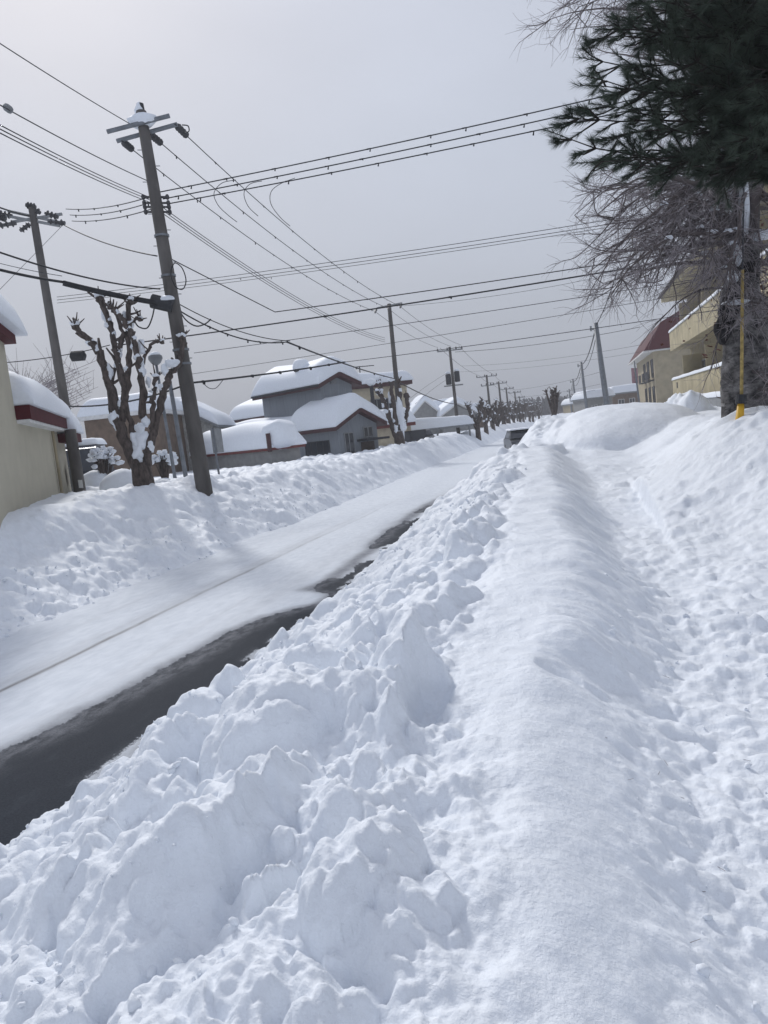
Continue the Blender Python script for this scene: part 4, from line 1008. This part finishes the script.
twig_tree(640,412,100,3.5,'dark snowy bush-like tree left of the cream building',4,120)
twig_tree(565,415,170,5,'faint bare tree by the vanishing point',6,120)
# far wood
mb=MB(); rg_=random.Random(8)
for i in range(900):
    px=rg_.uniform(480,640); d=rg_.uniform(260,330); p=at(px,430-(px-384)*.11,d); x_,y_=p[0],p[1]; h=rg_.uniform(5,8.5)*(1 if px<575 else .7)
    mb.tube([(x_,y_,1),(x_,y_,h*.6)],[.5,.35],4)
    for k in range(5): a=rg_.uniform(0,6.28); mb.tube([(x_,y_,h*.35),(x_+math.cos(a)*2,y_+math.sin(a)*2,h*rg_.uniform(.7,1))],[.45,.15],4)
mb.build('far_wood',WOODF,None,label='hazy dark belt of distant trees at the end of the street',cat='wood',kind='stuff')
# ------------------------------------------------------------------ birch
BIRCH=bpy.data.materials.new('birch_bark'); BIRCH.use_nodes=True; nt=BIRCH.node_tree; N=nt.nodes; L=nt.links; b=N['Principled BSDF']; b.inputs['Roughness'].default_value=.9; b.inputs['Specular IOR Level'].default_value=.15
geo=N.new('ShaderNodeNewGeometry'); mp=N.new('ShaderNodeMapping'); mp.inputs['Scale'].default_value=(2.2,2.2,3.2); L.new(geo.outputs['Position'],mp.inputs[0])
nb=noise(1.6,9,.7,mp.outputs[0]); 
mp=N.new('ShaderNodeMapping'); mp.inputs['Scale'].default_value=(1.2,1.2,7); L.new(geo.outputs['Position'],mp.inputs[0]); nl=noise(4,7,.7,mp.outputs[0])
c=mixc(ramp(nb,.38,.60,(1,1,1),(0,0,0)),(.23,.22,.215),(.03,.029,.03)); c=mixc(ramp(nl,.56,.62,(0,0,0),(1,1,1)),c,(.06,.055,.055)); c=mixc(ramp(nb,.60,.70,(0,0,0),(.6,.6,.6)),c,(.5,.49,.48)); L.new(c,b.inputs['Base Color'])
bp=N.new('ShaderNodeBump'); bp.inputs['Strength'].default_value=.9; bp.inputs['Distance'].default_value=.05; L.new(nb,bp.inputs['Height']); L.new(bp.outputs[0],b.inputs['Normal'])
dB=12.0
bs=at(750,418,dB)
root=thing('birch_tree','old birch with pale dark-scarred trunk and a haze of drooping bare twigs','tree',(bs[0],bs[1],0))
tr_pts=[(752,440,.52),(750,418,.41),(747,390,.35),(744,350,.32),(743,320,.33),(741,300,.29),(743,275,.23),(745,240,.18),(748,200,.17),(752,160,.15),(752,100,.13),(750,30,.10),(746,-60,.07)]
P=[at(a_,b_,dB) for a_,b_,_ in tr_pts]; R_=[c_ for *_,c_ in tr_pts]; P=[np.array([P[0][0],P[0][1],-.1])]+P; R_=[.5]+R_
# resample for bark relief
Pn=[];Rn=[]
for i in range(len(P)-1):
    k=max(2,int(np.linalg.norm(P[i+1]-P[i])/.06))
    for t in np.linspace(0,1,k)[:-1]: Pn.append(P[i]*(1-t)+P[i+1]*t); Rn.append(R_[i]*(1-t)+R_[i+1]*t)
tm=MB(); tm.tube(Pn,Rn,28,False)
V=np.array(tm.v); cen=np.repeat(np.array(Pn),28,axis=0); dv=V-cen; ang=np.arctan2(dv[:,1],dv[:,0])
k=1+.22*fbm(ang*1.3,V[:,2]*1.6,.8,4,7,.55)+.10*fbm(ang*3,V[:,2]*4,.8,3,9,.6); tm.v=[tuple(q) for q in cen+dv*k[:,None]]
tk=tm.build('trunk',BIRCH,root,True)
sc=MB()
for (x_,y_,a_,c_) in ((731,312,.20,.24),(722,330,.10,.22),(737,290,.16,.14),(748,268,.15,.12)): sc.blob(at(x_,y_,dB-.12),(a_,.2,c_),int(y_),16,12,.16)
sc.build('burl',mat('burl_black',(.010,.010,.012),.95,.3,12,.8,40,col2=(.035,.033,.034)),tk,True)
sn=MB(); 
for (x_,y_,a_,c_) in ((735,303,.20,.045),(733,276,.10,.10),(744,205,.09,.45),(738,255,.05,.16),(762,235,.16,.08)): sn.blob(at(x_,y_,dB-.28),(a_,.12,c_),int(y_),10,8,.18)
br=MB(); tw=MB(); rgb=random.Random(17)
def rv(): return np.array([rgb.gauss(0,1),rgb.gauss(0,1),rgb.gauss(0,1)])
def limb(p0,tgt,r0,nsub,arch):
    "arched limb with drooping sprays of twigs"
    Ln=np.linalg.norm(tgt-p0); n=12; D=[]; w=rv()*.02
    for i in range(n+1):
        t=i/n; w=w+rv()*.025*Ln/3; D.append(p0+(tgt-p0)*t+UP*arch*Ln*4*t*(1-t)*.5+w*(t))
    Rr=[r0*(1-.86*i/n) for i in range(n+1)]; br.tube(D,Rr,7)
    if rgb.random()<.5:
        for i in range(1,n-4,2):
            if rgb.random()<.6: sn.blob(D[i]+UP*Rr[i]*.9,(Rr[i]*1.6+.03,Rr[i]+.03,Rr[i]*.7+.015),i,7,5,.2)
    for s in range(nsub):
        i=rgb.randrange(3,n+1); q=D[i]; base_dir=(D[i]-D[i-1]); base_dir/=np.linalg.norm(base_dir)
        dv=base_dir+rv()*.55; dv/=np.linalg.norm(dv); Lk=rgb.uniform(.3,.85); S=[q];dd=dv
        m=7
        for k in range(m):
            dd=dd+rv()*.12+np.array([0,0,.0]); dd/=np.linalg.norm(dd); S.append(S[-1]+dd*Lk/m)
        br.tube(S,[.009*(1-.6*k/m) for k in range(m+1)],4,False)
        for tno in range(13):
            k=rgb.randrange(1,m+1); p=S[k]; dd=(S[k]-S[k-1]); dd/=np.linalg.norm(dd); dd=dd+rv()*.5; dd/=np.linalg.norm(dd); Lt=rgb.uniform(.15,.45); T_=[p]
            for z_ in range(4): dd=dd+rv()*.16+np.array([0,0,-.04]); dd/=np.linalg.norm(dd); T_.append(T_[-1]+dd*Lt/4)
            tw.tube(T_,[.0036,.003,.0026,.002,.0015],3,False)
tgts=[]
for i in range(50):
    tx=rgb.uniform(588,735); ty=rgb.uniform(170,262)+ (rgb.uniform(0,35) if tx<700 else 50); tgts.append((tx,ty,rgb.uniform(-2.2,2.0)))
for (tx,ty,dd_) in tgts+[(578,215,-.3),(592,178,0),(600,252,.4),(606,280,-.5),(622,285,.6),(640,300,-.4),(655,300,.3),(600,230,.9),(612,200,-.6)]:
    sy=rgb.uniform(120,275); k=(sy-30)/(300-30); i=min(range(len(Pn)),key=lambda j:abs(proj(Pn[j])[1]-min(sy,ty+rgb.uniform(-60,40)) )); p0=Pn[i]
    limb(p0,at(tx,ty,dB+dd_),rgb.uniform(.03,.055),9,rgb.uniform(.1,.28))
for i in range(16):
    tx=rgb.uniform(556,640); ty=rgb.uniform(-45,22); j=min(range(len(Pn)),key=lambda j:abs(proj(Pn[j])[1]-(ty+rgb.uniform(0,60)))); limb(Pn[j],at(tx,ty,dB+rgb.uniform(-1,1)),rgb.uniform(.03,.045),9,.15)
for i in range(26):   # upper crown, mostly behind the pine
    tx=rgb.uniform(575,768); ty=rgb.uniform(-70,60); j=min(range(len(Pn)),key=lambda j:abs(proj(Pn[j])[1]-(ty+rgb.uniform(0,80)))); limb(Pn[j],at(tx,ty,dB+rgb.uniform(-2,2)),rgb.uniform(.03,.05),8,.2)
for i in range(22):   # right side
    tx=rgb.uniform(745,850); ty=rgb.uniform(190,400); j=min(range(len(Pn)),key=lambda j:abs(proj(Pn[j])[1]-(ty-rgb.uniform(0,60)))); limb(Pn[j],at(tx,ty,dB+rgb.uniform(-1.2,1.5)),rgb.uniform(.02,.04),7,.1)
for i in range(4):   # low drooping sprays left of the trunk
    tx=rgb.uniform(640,730); ty=rgb.uniform(320,385); j=min(range(len(Pn)),key=lambda j:abs(proj(Pn[j])[1]-rgb.uniform(240,300))); limb(Pn[j],at(tx,ty,dB+rgb.uniform(-1.2,.6)),.022,3,.35)
# leading stems
for (a_,b_,c_) in (((744,262),(728,120),.10),((742,275),(700,150),.07),((745,255),(775,130),.12),((741,270),(716,210),.06)):
    p0,p1=at(*a_,dB),at(*b_,dB-.4); br.tube([p0,(p0+p1)/2+rv()*.08,p1],[c_,c_*.8,c_*.5],9)
br.build('branches',mat('birch_branch',(.085,.075,.075),.9,.25,6,col2=(.15,.125,.12)),root,True)
tw.build('twigs',TWIG,root)
for vs_,fs_ in sn.parts[:95]: MB().add(vs_,fs_).build('snow_clump',SNOW,root,True)

# yellow guy guard by the birch
g0=at(739,428,11); g1=at(741,402,11); g2=at(742.5,270,11)
root=thing('guy_wire_guard','yellow plastic guard on a stay wire leaning beside the birch trunk','guy wire guard',(g0[0],g0[1],0))
dd=(g1-g0)/np.linalg.norm(g1-g0)
MB().tube([g0-dd*1.2,g0,g1],[.07,.065,.045],12).build('base_sleeve',YEL,root,True)
MB().tube([g1-dd*.03,g1+dd*.1],[.075,.07],10).build('clamp',DARKM,root)
MB().tube([g1+dd*.1,g2],[.024,.022],8).build('upper_sleeve',YELW,root,True)
MB().tube([g2,at(745,130,11.5)],[.012,.012],5).build('stay_wire',WIREM,root)
# reddish shrub beyond the trunk at the right edge
b0=at(790,330,20); root=thing('rusty_leaved_tree','tree keeping rust-brown dead leaves at the right edge behind the birch','tree',(b0[0],b0[1],0))
MB().tube([(b0[0],b0[1],0),b0],[.16,.06],8).build('trunk',BARK,root,True)
q=MB()
for i in range(2600):
    p=b0+np.array([rgb.gauss(0,.75),rgb.gauss(0,.6),rgb.gauss(.3,.9)]); u=rv()*.05; v=rv()*.05; q.add([p,p+u,p+u+v,p+v],[(0,1,2,3)])
q.build('dead_leaves',mat('rust_leaves',(.09,.035,.025),.9,.25,9),root)

# ------------------------------------------------------------------ pine, upper right
dP=7.6; tb=at(905,430,dP); tt=at(880,-260,dP)
root=thing('pine_tree','dark long-needled pine reaching in from the right above the birch','tree',(tb[0],tb[1],0))
MB().tube([(tb[0],tb[1],0),tb,tt],[.22,.2,.1],12).build('trunk',BARK,root,True)
brn=MB(); NV=[]; NF=[]; rp_=random.Random(23); nrng=np.random.RandomState(4)
shoots=[]
def rvp(): return np.array([rp_.gauss(0,1),rp_.gauss(0,1),rp_.gauss(0,1)])
def pbranch(tip,d,sy=None,side=14,lead=True):
    T_=at(*tip,d); sy=sy if sy is not None else tip[1]+rp_.uniform(-30,70)
    S=at(885+rp_.uniform(-10,10),sy,dP); n=16; D=[]
    w=np.zeros(3)
    for i in range(n+1):
        t=i/n; w=w+rvp()*.03; D.append(S+(T_-S)*t+UP*(-.10*4*t*(1-t))*1.2+w*(1-abs(2*t-1)**2)*1.0)
    brn.tube(D,[.022*(1-.85*i/n) for i in range(n+1)],6)
    dirL=(D[-1]-D[-3]); dirL/=np.linalg.norm(dirL); shoots.append((D[-2],D[-1]+dirL*.04,1.0))
    for k in range(side):
        t=rp_.uniform(.30,.99); i=min(n-1,int(t*n)); q=D[i]; f=(D[i+1]-D[i]); f/=np.linalg.norm(f); sdv=rvp(); sdv-=f*(sdv@f); sdv/=np.linalg.norm(sdv); sdv[2]*=.55
        dv=f*rp_.uniform(.6,1.1)+sdv*.8; dv/=np.linalg.norm(dv); Ls=rp_.uniform(.14,.40)*(1.25-.5*t); e=q+dv*Ls+UP*-.02
        brn.tube([q,(q+e)/2+rvp()*.01,e],[.010,.007,.005],4,False); shoots.append((q+(e-q)*.35,e,1.0))
        if rp_.random()<.65:
            f2=(dv+rvp()*.5); f2/=np.linalg.norm(f2); e2=(q+e)/2+f2*Ls*.7; brn.tube([(q+e)/2,e2],[.006,.004],4,False); shoots.append(((q+e)/2+(e2-(q+e)/2)*.3,e2,1.0))
for tip,d in (((549,131),6.6),((560,118),6.9),((577,163),6.5),((580,85),6.9),((583,58),7.0),((590,40),7.1),((586,76),6.6),((598,140),6.7),((606,160),6.9),((600,30),7.0),((612,18),7.2),((596,104),7.3),((625,164),6.6),((640,166),6.8),((660,168),6.7)):
    pbranch(tip,d,side=26,sy=tip[1]+rp_.uniform(-40,10))
for i in range(80):
    tx=rp_.uniform(625,800)**1.0; ty=rp_.uniform(-20,146+ (tx-620)*.02); 
    if tx<650 and rp_.random()<.4: continue
    pbranch((tx,ty),rp_.uniform(6.3,8.6),side=22)
for i in range(50): pbranch((rp_.uniform(715,830),rp_.uniform(-40,152)),rp_.uniform(6.2,8.8),side=13)
per=95
for (a_,e,k) in shoots:
    ax_=e-a_; Ls=np.linalg.norm(ax_); ax_=ax_/Ls
    t=nrng.rand(per)**.7; base=a_+np.outer(t*Ls,ax_)
    rd=nrng.normal(size=(per,3)); rd-=np.outer(rd@ax_,ax_); rd/=np.linalg.norm(rd,axis=1)[:,None]
    dr=ax_*1.0+rd*(.35+.55*nrng.rand(per))[:,None]+np.array([0,0,-.08]); dr/=np.linalg.norm(dr,axis=1)[:,None]
    Ln=(.07+.05*nrng.rand(per)); wv=np.cross(dr,nrng.normal(size=(per,3))); wv/=np.linalg.norm(wv,axis=1)[:,None]; wv*=.0019
    NV.append(np.stack([base-wv,base+wv,base+dr*Ln[:,None]],1).reshape(-1,3))
NVa=np.concatenate(NV).astype(np.float32); nt_=len(NVa)//3
me=bpy.data.meshes.new('needles'); me.vertices.add(len(NVa)); me.vertices.foreach_set('co',NVa.ravel()); me.loops.add(len(NVa)); me.loops.foreach_set('vertex_index',np.arange(len(NVa),dtype=np.int32)); me.polygons.add(nt_); me.polygons.foreach_set('loop_start',np.arange(0,len(NVa),3,dtype=np.int32))
me.update(calc_edges=True); me.materials.append(NEED); nd=bpy.data.objects.new('needles',me); COL.objects.link(nd); nd.parent=root; nd.matrix_parent_inverse=Matrix.Translation(-Vector(parent_loc(root)))
print('shoots',len(shoots),'needles',nt_)
brn.build('branches',mat('pine_bark',(.022,.018,.015),.95,.2,8),root)

# ------------------------------------------------------------------ vehicles
def car(loc,az,label,paint,L0=4.3,W=1.68,Hh=1.5,snow=.0,name='parked_car',boxy=False,group=None):
    f=hdir(az); s=np.array([f[1],-f[0],0.]); root=thing(name,label,'car',loc,group); O=np.array(loc,float)
    def Pq(u,v,z): return O+f*u+s*v+UP*z
    h=L0/2
    lower=[(-h,.35),(-h+.05,.75),(-h+.15,.95),(h-1.2 if not boxy else h-.7,.98),(h-.25,.82),(h,.62),(h,.32),(h-.1,.22),(-h+.1,.22)]
    roofp=[(-h+.12,.95),(-h+.45,Hh-.12),(-h+.8,Hh),(h-(2.0 if not boxy else 1.5),Hh),(h-(1.6 if not boxy else 1.1),Hh-.12),(h-(1.0 if not boxy else .65),.97)]
    m=MB(); m.prism([Pq(u,-W/2,z) for u,z in lower],s*W)
    bo=m.build('body',paint,root)
    n=len(roofp); cab=MB(); Vv=[Pq(u,-(W/2-(.05 if z<1.1 else .2)),z+.003) for u,z in roofp]+[Pq(u,(W/2-(.05 if z<1.1 else .2)),z+.003) for u,z in roofp]
    cab.add(Vv,[tuple(range(n))[::-1],tuple(range(n,2*n))]+[(i,(i+1)%n,n+(i+1)%n,n+i) for i in range(n)]); cab.build('cabin',paint,root)
    for sd in (-1,1):
        g=MB(); yy_=sd*(W/2-.115); g.prism([Pq(-h+.55,sd*(W/2-.055),1.02),Pq(h-1.45 if not boxy else h-1.0,sd*(W/2-.055),1.02),Pq(h-1.95 if not boxy else h-1.4,sd*(W/2-.185),Hh-.14),Pq(-h+.75,sd*(W/2-.185),Hh-.14)],s*sd*.012); g.build('side_window',GLASS,root)
        for u in (-h+.8,h-.85):
            c=Pq(u,sd*(W/2-.1),.32); w=MB().tube([c-s*.1,c-s*.09,c+s*.09,c+s*.11],[.27,.32,.32,.27],18).build('wheel',RUBBER,root,True); MB().tube([c+s*sd*.112,c+s*sd*.122],.19,12).build('rim',GREYT,w)
        MB().box(Pq(h-.02,sd*(W/2-.42)-.16,.60),f*.035,s*.34,UP*.16).build('headlight',LAMPG,root)
        MB().box(Pq(-h-.01,sd*(W/2-.12)-.1,.68),f*.03,s*.2,UP*.28).build('tail_light',TAILR,root)
    ws=MB(); u0,z0_,u1,z1_=(h-1.02,1.0,h-1.58,Hh-.13) if not boxy else (h-.67,1.0,h-1.08,Hh-.13)
    ws.prism([Pq(u0+.012,-W/2+.14,z0_),Pq(u0+.012,W/2-.14,z0_),Pq(u1+.012,W/2-.28,z1_),Pq(u1+.012,-W/2+.28,z1_)],f*.015+UP*.01); ws.build('windscreen',GLASS,root)
    ws=MB(); ws.prism([Pq(-h+.17,-W/2+.16,1.02),Pq(-h+.17,W/2-.16,1.02),Pq(-h+.44,W/2-.28,Hh-.15),Pq(-h+.44,-W/2+.28,Hh-.15)],-f*.015+UP*.01); ws.build('rear_window',GLASS,root)
    MB().box(Pq(h+.003,-.2,.38),f*.02,s*.4,UP*.14).build('number_plate',WHITET,root)
    if snow: cap(root,O,f,s,-h+.45,h-1.5,-W/2+.15,W/2-.15,lambda u,v:O[2]+Hh+.005,snow,3,name='snow')
    return root
P=at(521,447,50); car((P[0],P[1],.0),180-12,'dark car out on the road, half hidden by the right bank',CARP,snow=.1,name='moving_car')
P=at(86,470,31); car((P[0],P[1],1.1),155,'dark navy van parked in front of the brown building, snow on its roof',CARN,4.2,1.7,2.0,.3,'parked_van',True)['category']='van'
for i,(px,d) in enumerate(((411,63),(422,64.5))):
    P=at(px,438,d); car((P[0],P[1],.65),180-20,['dark car under the left half of the snowy carport','dark car under the right half of the snowy carport'][i],CARP,snow=0)
# snow heaps
for i,(px,py,d,r,h,lab) in enumerate(((124,486,24,.75,.55,'smooth rounded snow heap left of the pruned tree trunk'),(95,480,27,.6,.35,'low snow heap by the frosty shrub'),)):
    p=at(px,py,d); MB().blob(p-UP*.25,(r,r,h+.25),i+2,20,12,.05).build('snow_heap',SOFT,None,True,label=lab,cat='snow heap')
# crumbs and broken fragments of snow crust
IV=[];ph=(1+5**.5)/2
for a_ in (-1,1):
    for b_ in (-ph,ph): IV+= [(0,a_,b_),(a_,b_,0),(b_,0,a_)]
IV=np.array(IV)/math.hypot(1,ph)
IF=[]
for i in range(12):
    for j in range(i+1,12):
        for k in range(j+1,12):
            if all(abs(np.linalg.norm(IV[p]-IV[q])-1.0515)<.02 for p,q in ((i,j),(j,k),(i,k))):
                IF.append((i,j,k) if np.dot(np.cross(IV[j]-IV[i],IV[k]-IV[i]),IV[i])>0 else (i,k,j))
IF=np.array(IF); cr_=random.Random(77); nr_=np.random.RandomState(9); CV=[];CFc=[]
def crumb(x_,y_,s):
    A=nr_.normal(size=(3,3)); Q,_=np.linalg.qr(A); V=(IV*(1+.22*nr_.normal(size=(12,1))))@(Q*np.array([1,.8,.62])).T*s
    V=V+np.array([x_,y_,snow_z(x_,y_)+s*.32]); CFc.append(IF+12*len(CV)); CV.append(V)
for k in range(2600):
    y_=.8+cr_.random()**1.6*13
    if cr_.random()<.93: x_=-3.62+cr_.random()**1.6*2.7
    else: x_=cr_.uniform(.1,1.4); y_=.8+(y_-.8)*.4
    crumb(x_,y_,(.005+.022*cr_.random()**4)*(1+.01*y_))
for k in range(700):
    y_=6+cr_.random()**1.3*20; x_=-7.95-cr_.random()**1.6*1.6; crumb(x_,y_,.012+.035*cr_.random()**3)
CVa=np.concatenate(CV).astype(np.float32); CFa=np.concatenate(CFc)
me=bpy.data.meshes.new('snow_crumbs'); me.vertices.add(len(CVa)); me.vertices.foreach_set('co',CVa.ravel()); me.loops.add(CFa.size); me.loops.foreach_set('vertex_index',CFa.ravel().astype(np.int32)); me.polygons.add(len(CFa)); me.polygons.foreach_set('loop_start',np.arange(0,CFa.size,3,dtype=np.int32)); me.update(calc_edges=True); me.materials.append(SNOW)
o=bpy.data.objects.new('snow_crumbs',me); COL.objects.link(o); tag(o,'loose crumbs and fragments of snow crust lying on the banks and path','snow crumbs',None,'stuff')
# litter of twigs on the path side
mb=MB(); rt=random.Random(31)
for i in range(130):
    y=1.5+rt.random()**1.3*15; x_=float(np.interp(y,[0,20],[.2,.6]))+rt.uniform(-.3,3); z=snow_z(x_,y)+.004; a=rt.uniform(0,3.14); l=rt.uniform(.015,.07); v=np.array([math.cos(a),math.sin(a),rt.uniform(-.05,.15)])*l
    mb.tube([(x_,y,z),np.array([x_,y,z])+v],[.0012,.0008],3)
mb.build('fallen_twigs',TWIG,None,label='scattered twig litter lying on the trodden snow',cat='twigs',kind='stuff')

# ------------------------------------------------------------------ light and sky
SUNEL,SUNAZ=37,-35     # degrees, azimuth from +Y towards +X
w=bpy.data.worlds.new('World'); scn.world=w; w.use_nodes=True; nt=w.node_tree; N=nt.nodes; L=nt.links
bg=N['Background']; bg.inputs['Strength'].default_value=.1
sky=N.new('ShaderNodeTexSky'); sky.sky_type='NISHITA'; sky.sun_disc=False; sky.sun_elevation=math.radians(SUNEL); sky.sun_rotation=math.radians(SUNAZ); sky.dust_density=4; sky.air_density=1.2
tc=N.new('ShaderNodeTexCoord'); sp=N.new('ShaderNodeSeparateXYZ'); L.new(tc.outputs['Generated'],sp.inputs[0])
rampn=N.new('ShaderNodeValToRGB'); L.new(sp.outputs['Z'],rampn.inputs[0]); cr=rampn.color_ramp
cr.elements[0].position=0; cr.elements[0].color=(.425,.46,.53,1); cr.elements[1].position=1; cr.elements[1].color=(.40,.43,.52,1)
e=cr.elements.new(.12); e.color=(.455,.49,.57,1); e=cr.elements.new(.32); e.color=(.535,.58,.68,1); e=cr.elements.new(.55); e.color=(.61,.65,.76,1)
mp=N.new('ShaderNodeMapping'); mp.inputs['Scale'].default_value=(1,1,2.2); L.new(tc.outputs['Generated'],mp.inputs[0])
nz=N.new('ShaderNodeTexNoise'); nz.inputs['Scale'].default_value=1.6; nz.inputs['Detail'].default_value=5; nz.inputs['Roughness'].default_value=.5; L.new(mp.outputs[0],nz.inputs['Vector'])
mr=N.new('ShaderNodeMapRange'); mr.inputs['From Min'].default_value=.3; mr.inputs['From Max'].default_value=.7; mr.inputs['To Min'].default_value=9.3; mr.inputs['To Max'].default_value=10.9; L.new(nz.outputs['Fac'],mr.inputs['Value'])
vm=N.new('ShaderNodeVectorMath'); vm.operation='SCALE'; L.new(rampn.outputs[0],vm.inputs[0]); L.new(mr.outputs[0],vm.inputs['Scale'])
mx=N.new('ShaderNodeMix'); mx.data_type='RGBA'; mx.inputs['Factor'].default_value=.06; L.new(vm.outputs[0],mx.inputs['A']); L.new(sky.outputs[0],mx.inputs['B']); L.new(mx.outputs['Result'],bg.inputs['Color'])
sl=bpy.data.lights.new('sun','SUN'); sl.energy=2.1; sl.angle=math.radians(6); sl.color=(1,.98,.955)
so=bpy.data.objects.new('sun',sl); COL.objects.link(so)
sd=hdir(SUNAZ)*math.cos(math.radians(SUNEL))+UP*math.sin(math.radians(SUNEL)); so.rotation_euler=Vector(tuple(sd)).to_track_quat('Z','Y').to_euler()
# haze
hz=MB().box((-900,-60,-1.2),(1800,0,0),(0,1300,0),(0,0,26.2)).build('haze',mat('tmp',(1,1,1)),None,kind='stuff',label='thin winter haze in the air along the street',cat='haze')
hm=bpy.data.materials.new('haze'); hm.use_nodes=True; nt=hm.node_tree; nt.nodes.remove(nt.nodes['Principled BSDF']); pv=nt.nodes.new('ShaderNodeVolumePrincipled'); pv.inputs['Density'].default_value=.0016; pv.inputs['Color'].default_value=(.93,.95,1,1); nt.links.new(pv.outputs[0],nt.nodes['Material Output'].inputs['Volume'])
hz.data.materials.clear(); hz.data.materials.append(hm)
if not globals().get('USE_HAZE',True): bpy.data.objects.remove(hz)
scn.view_settings.view_transform='Standard'; scn.view_settings.look='None'; scn.view_settings.gamma=1; scn.view_settings.exposure=0
scn.render.engine='CYCLES'
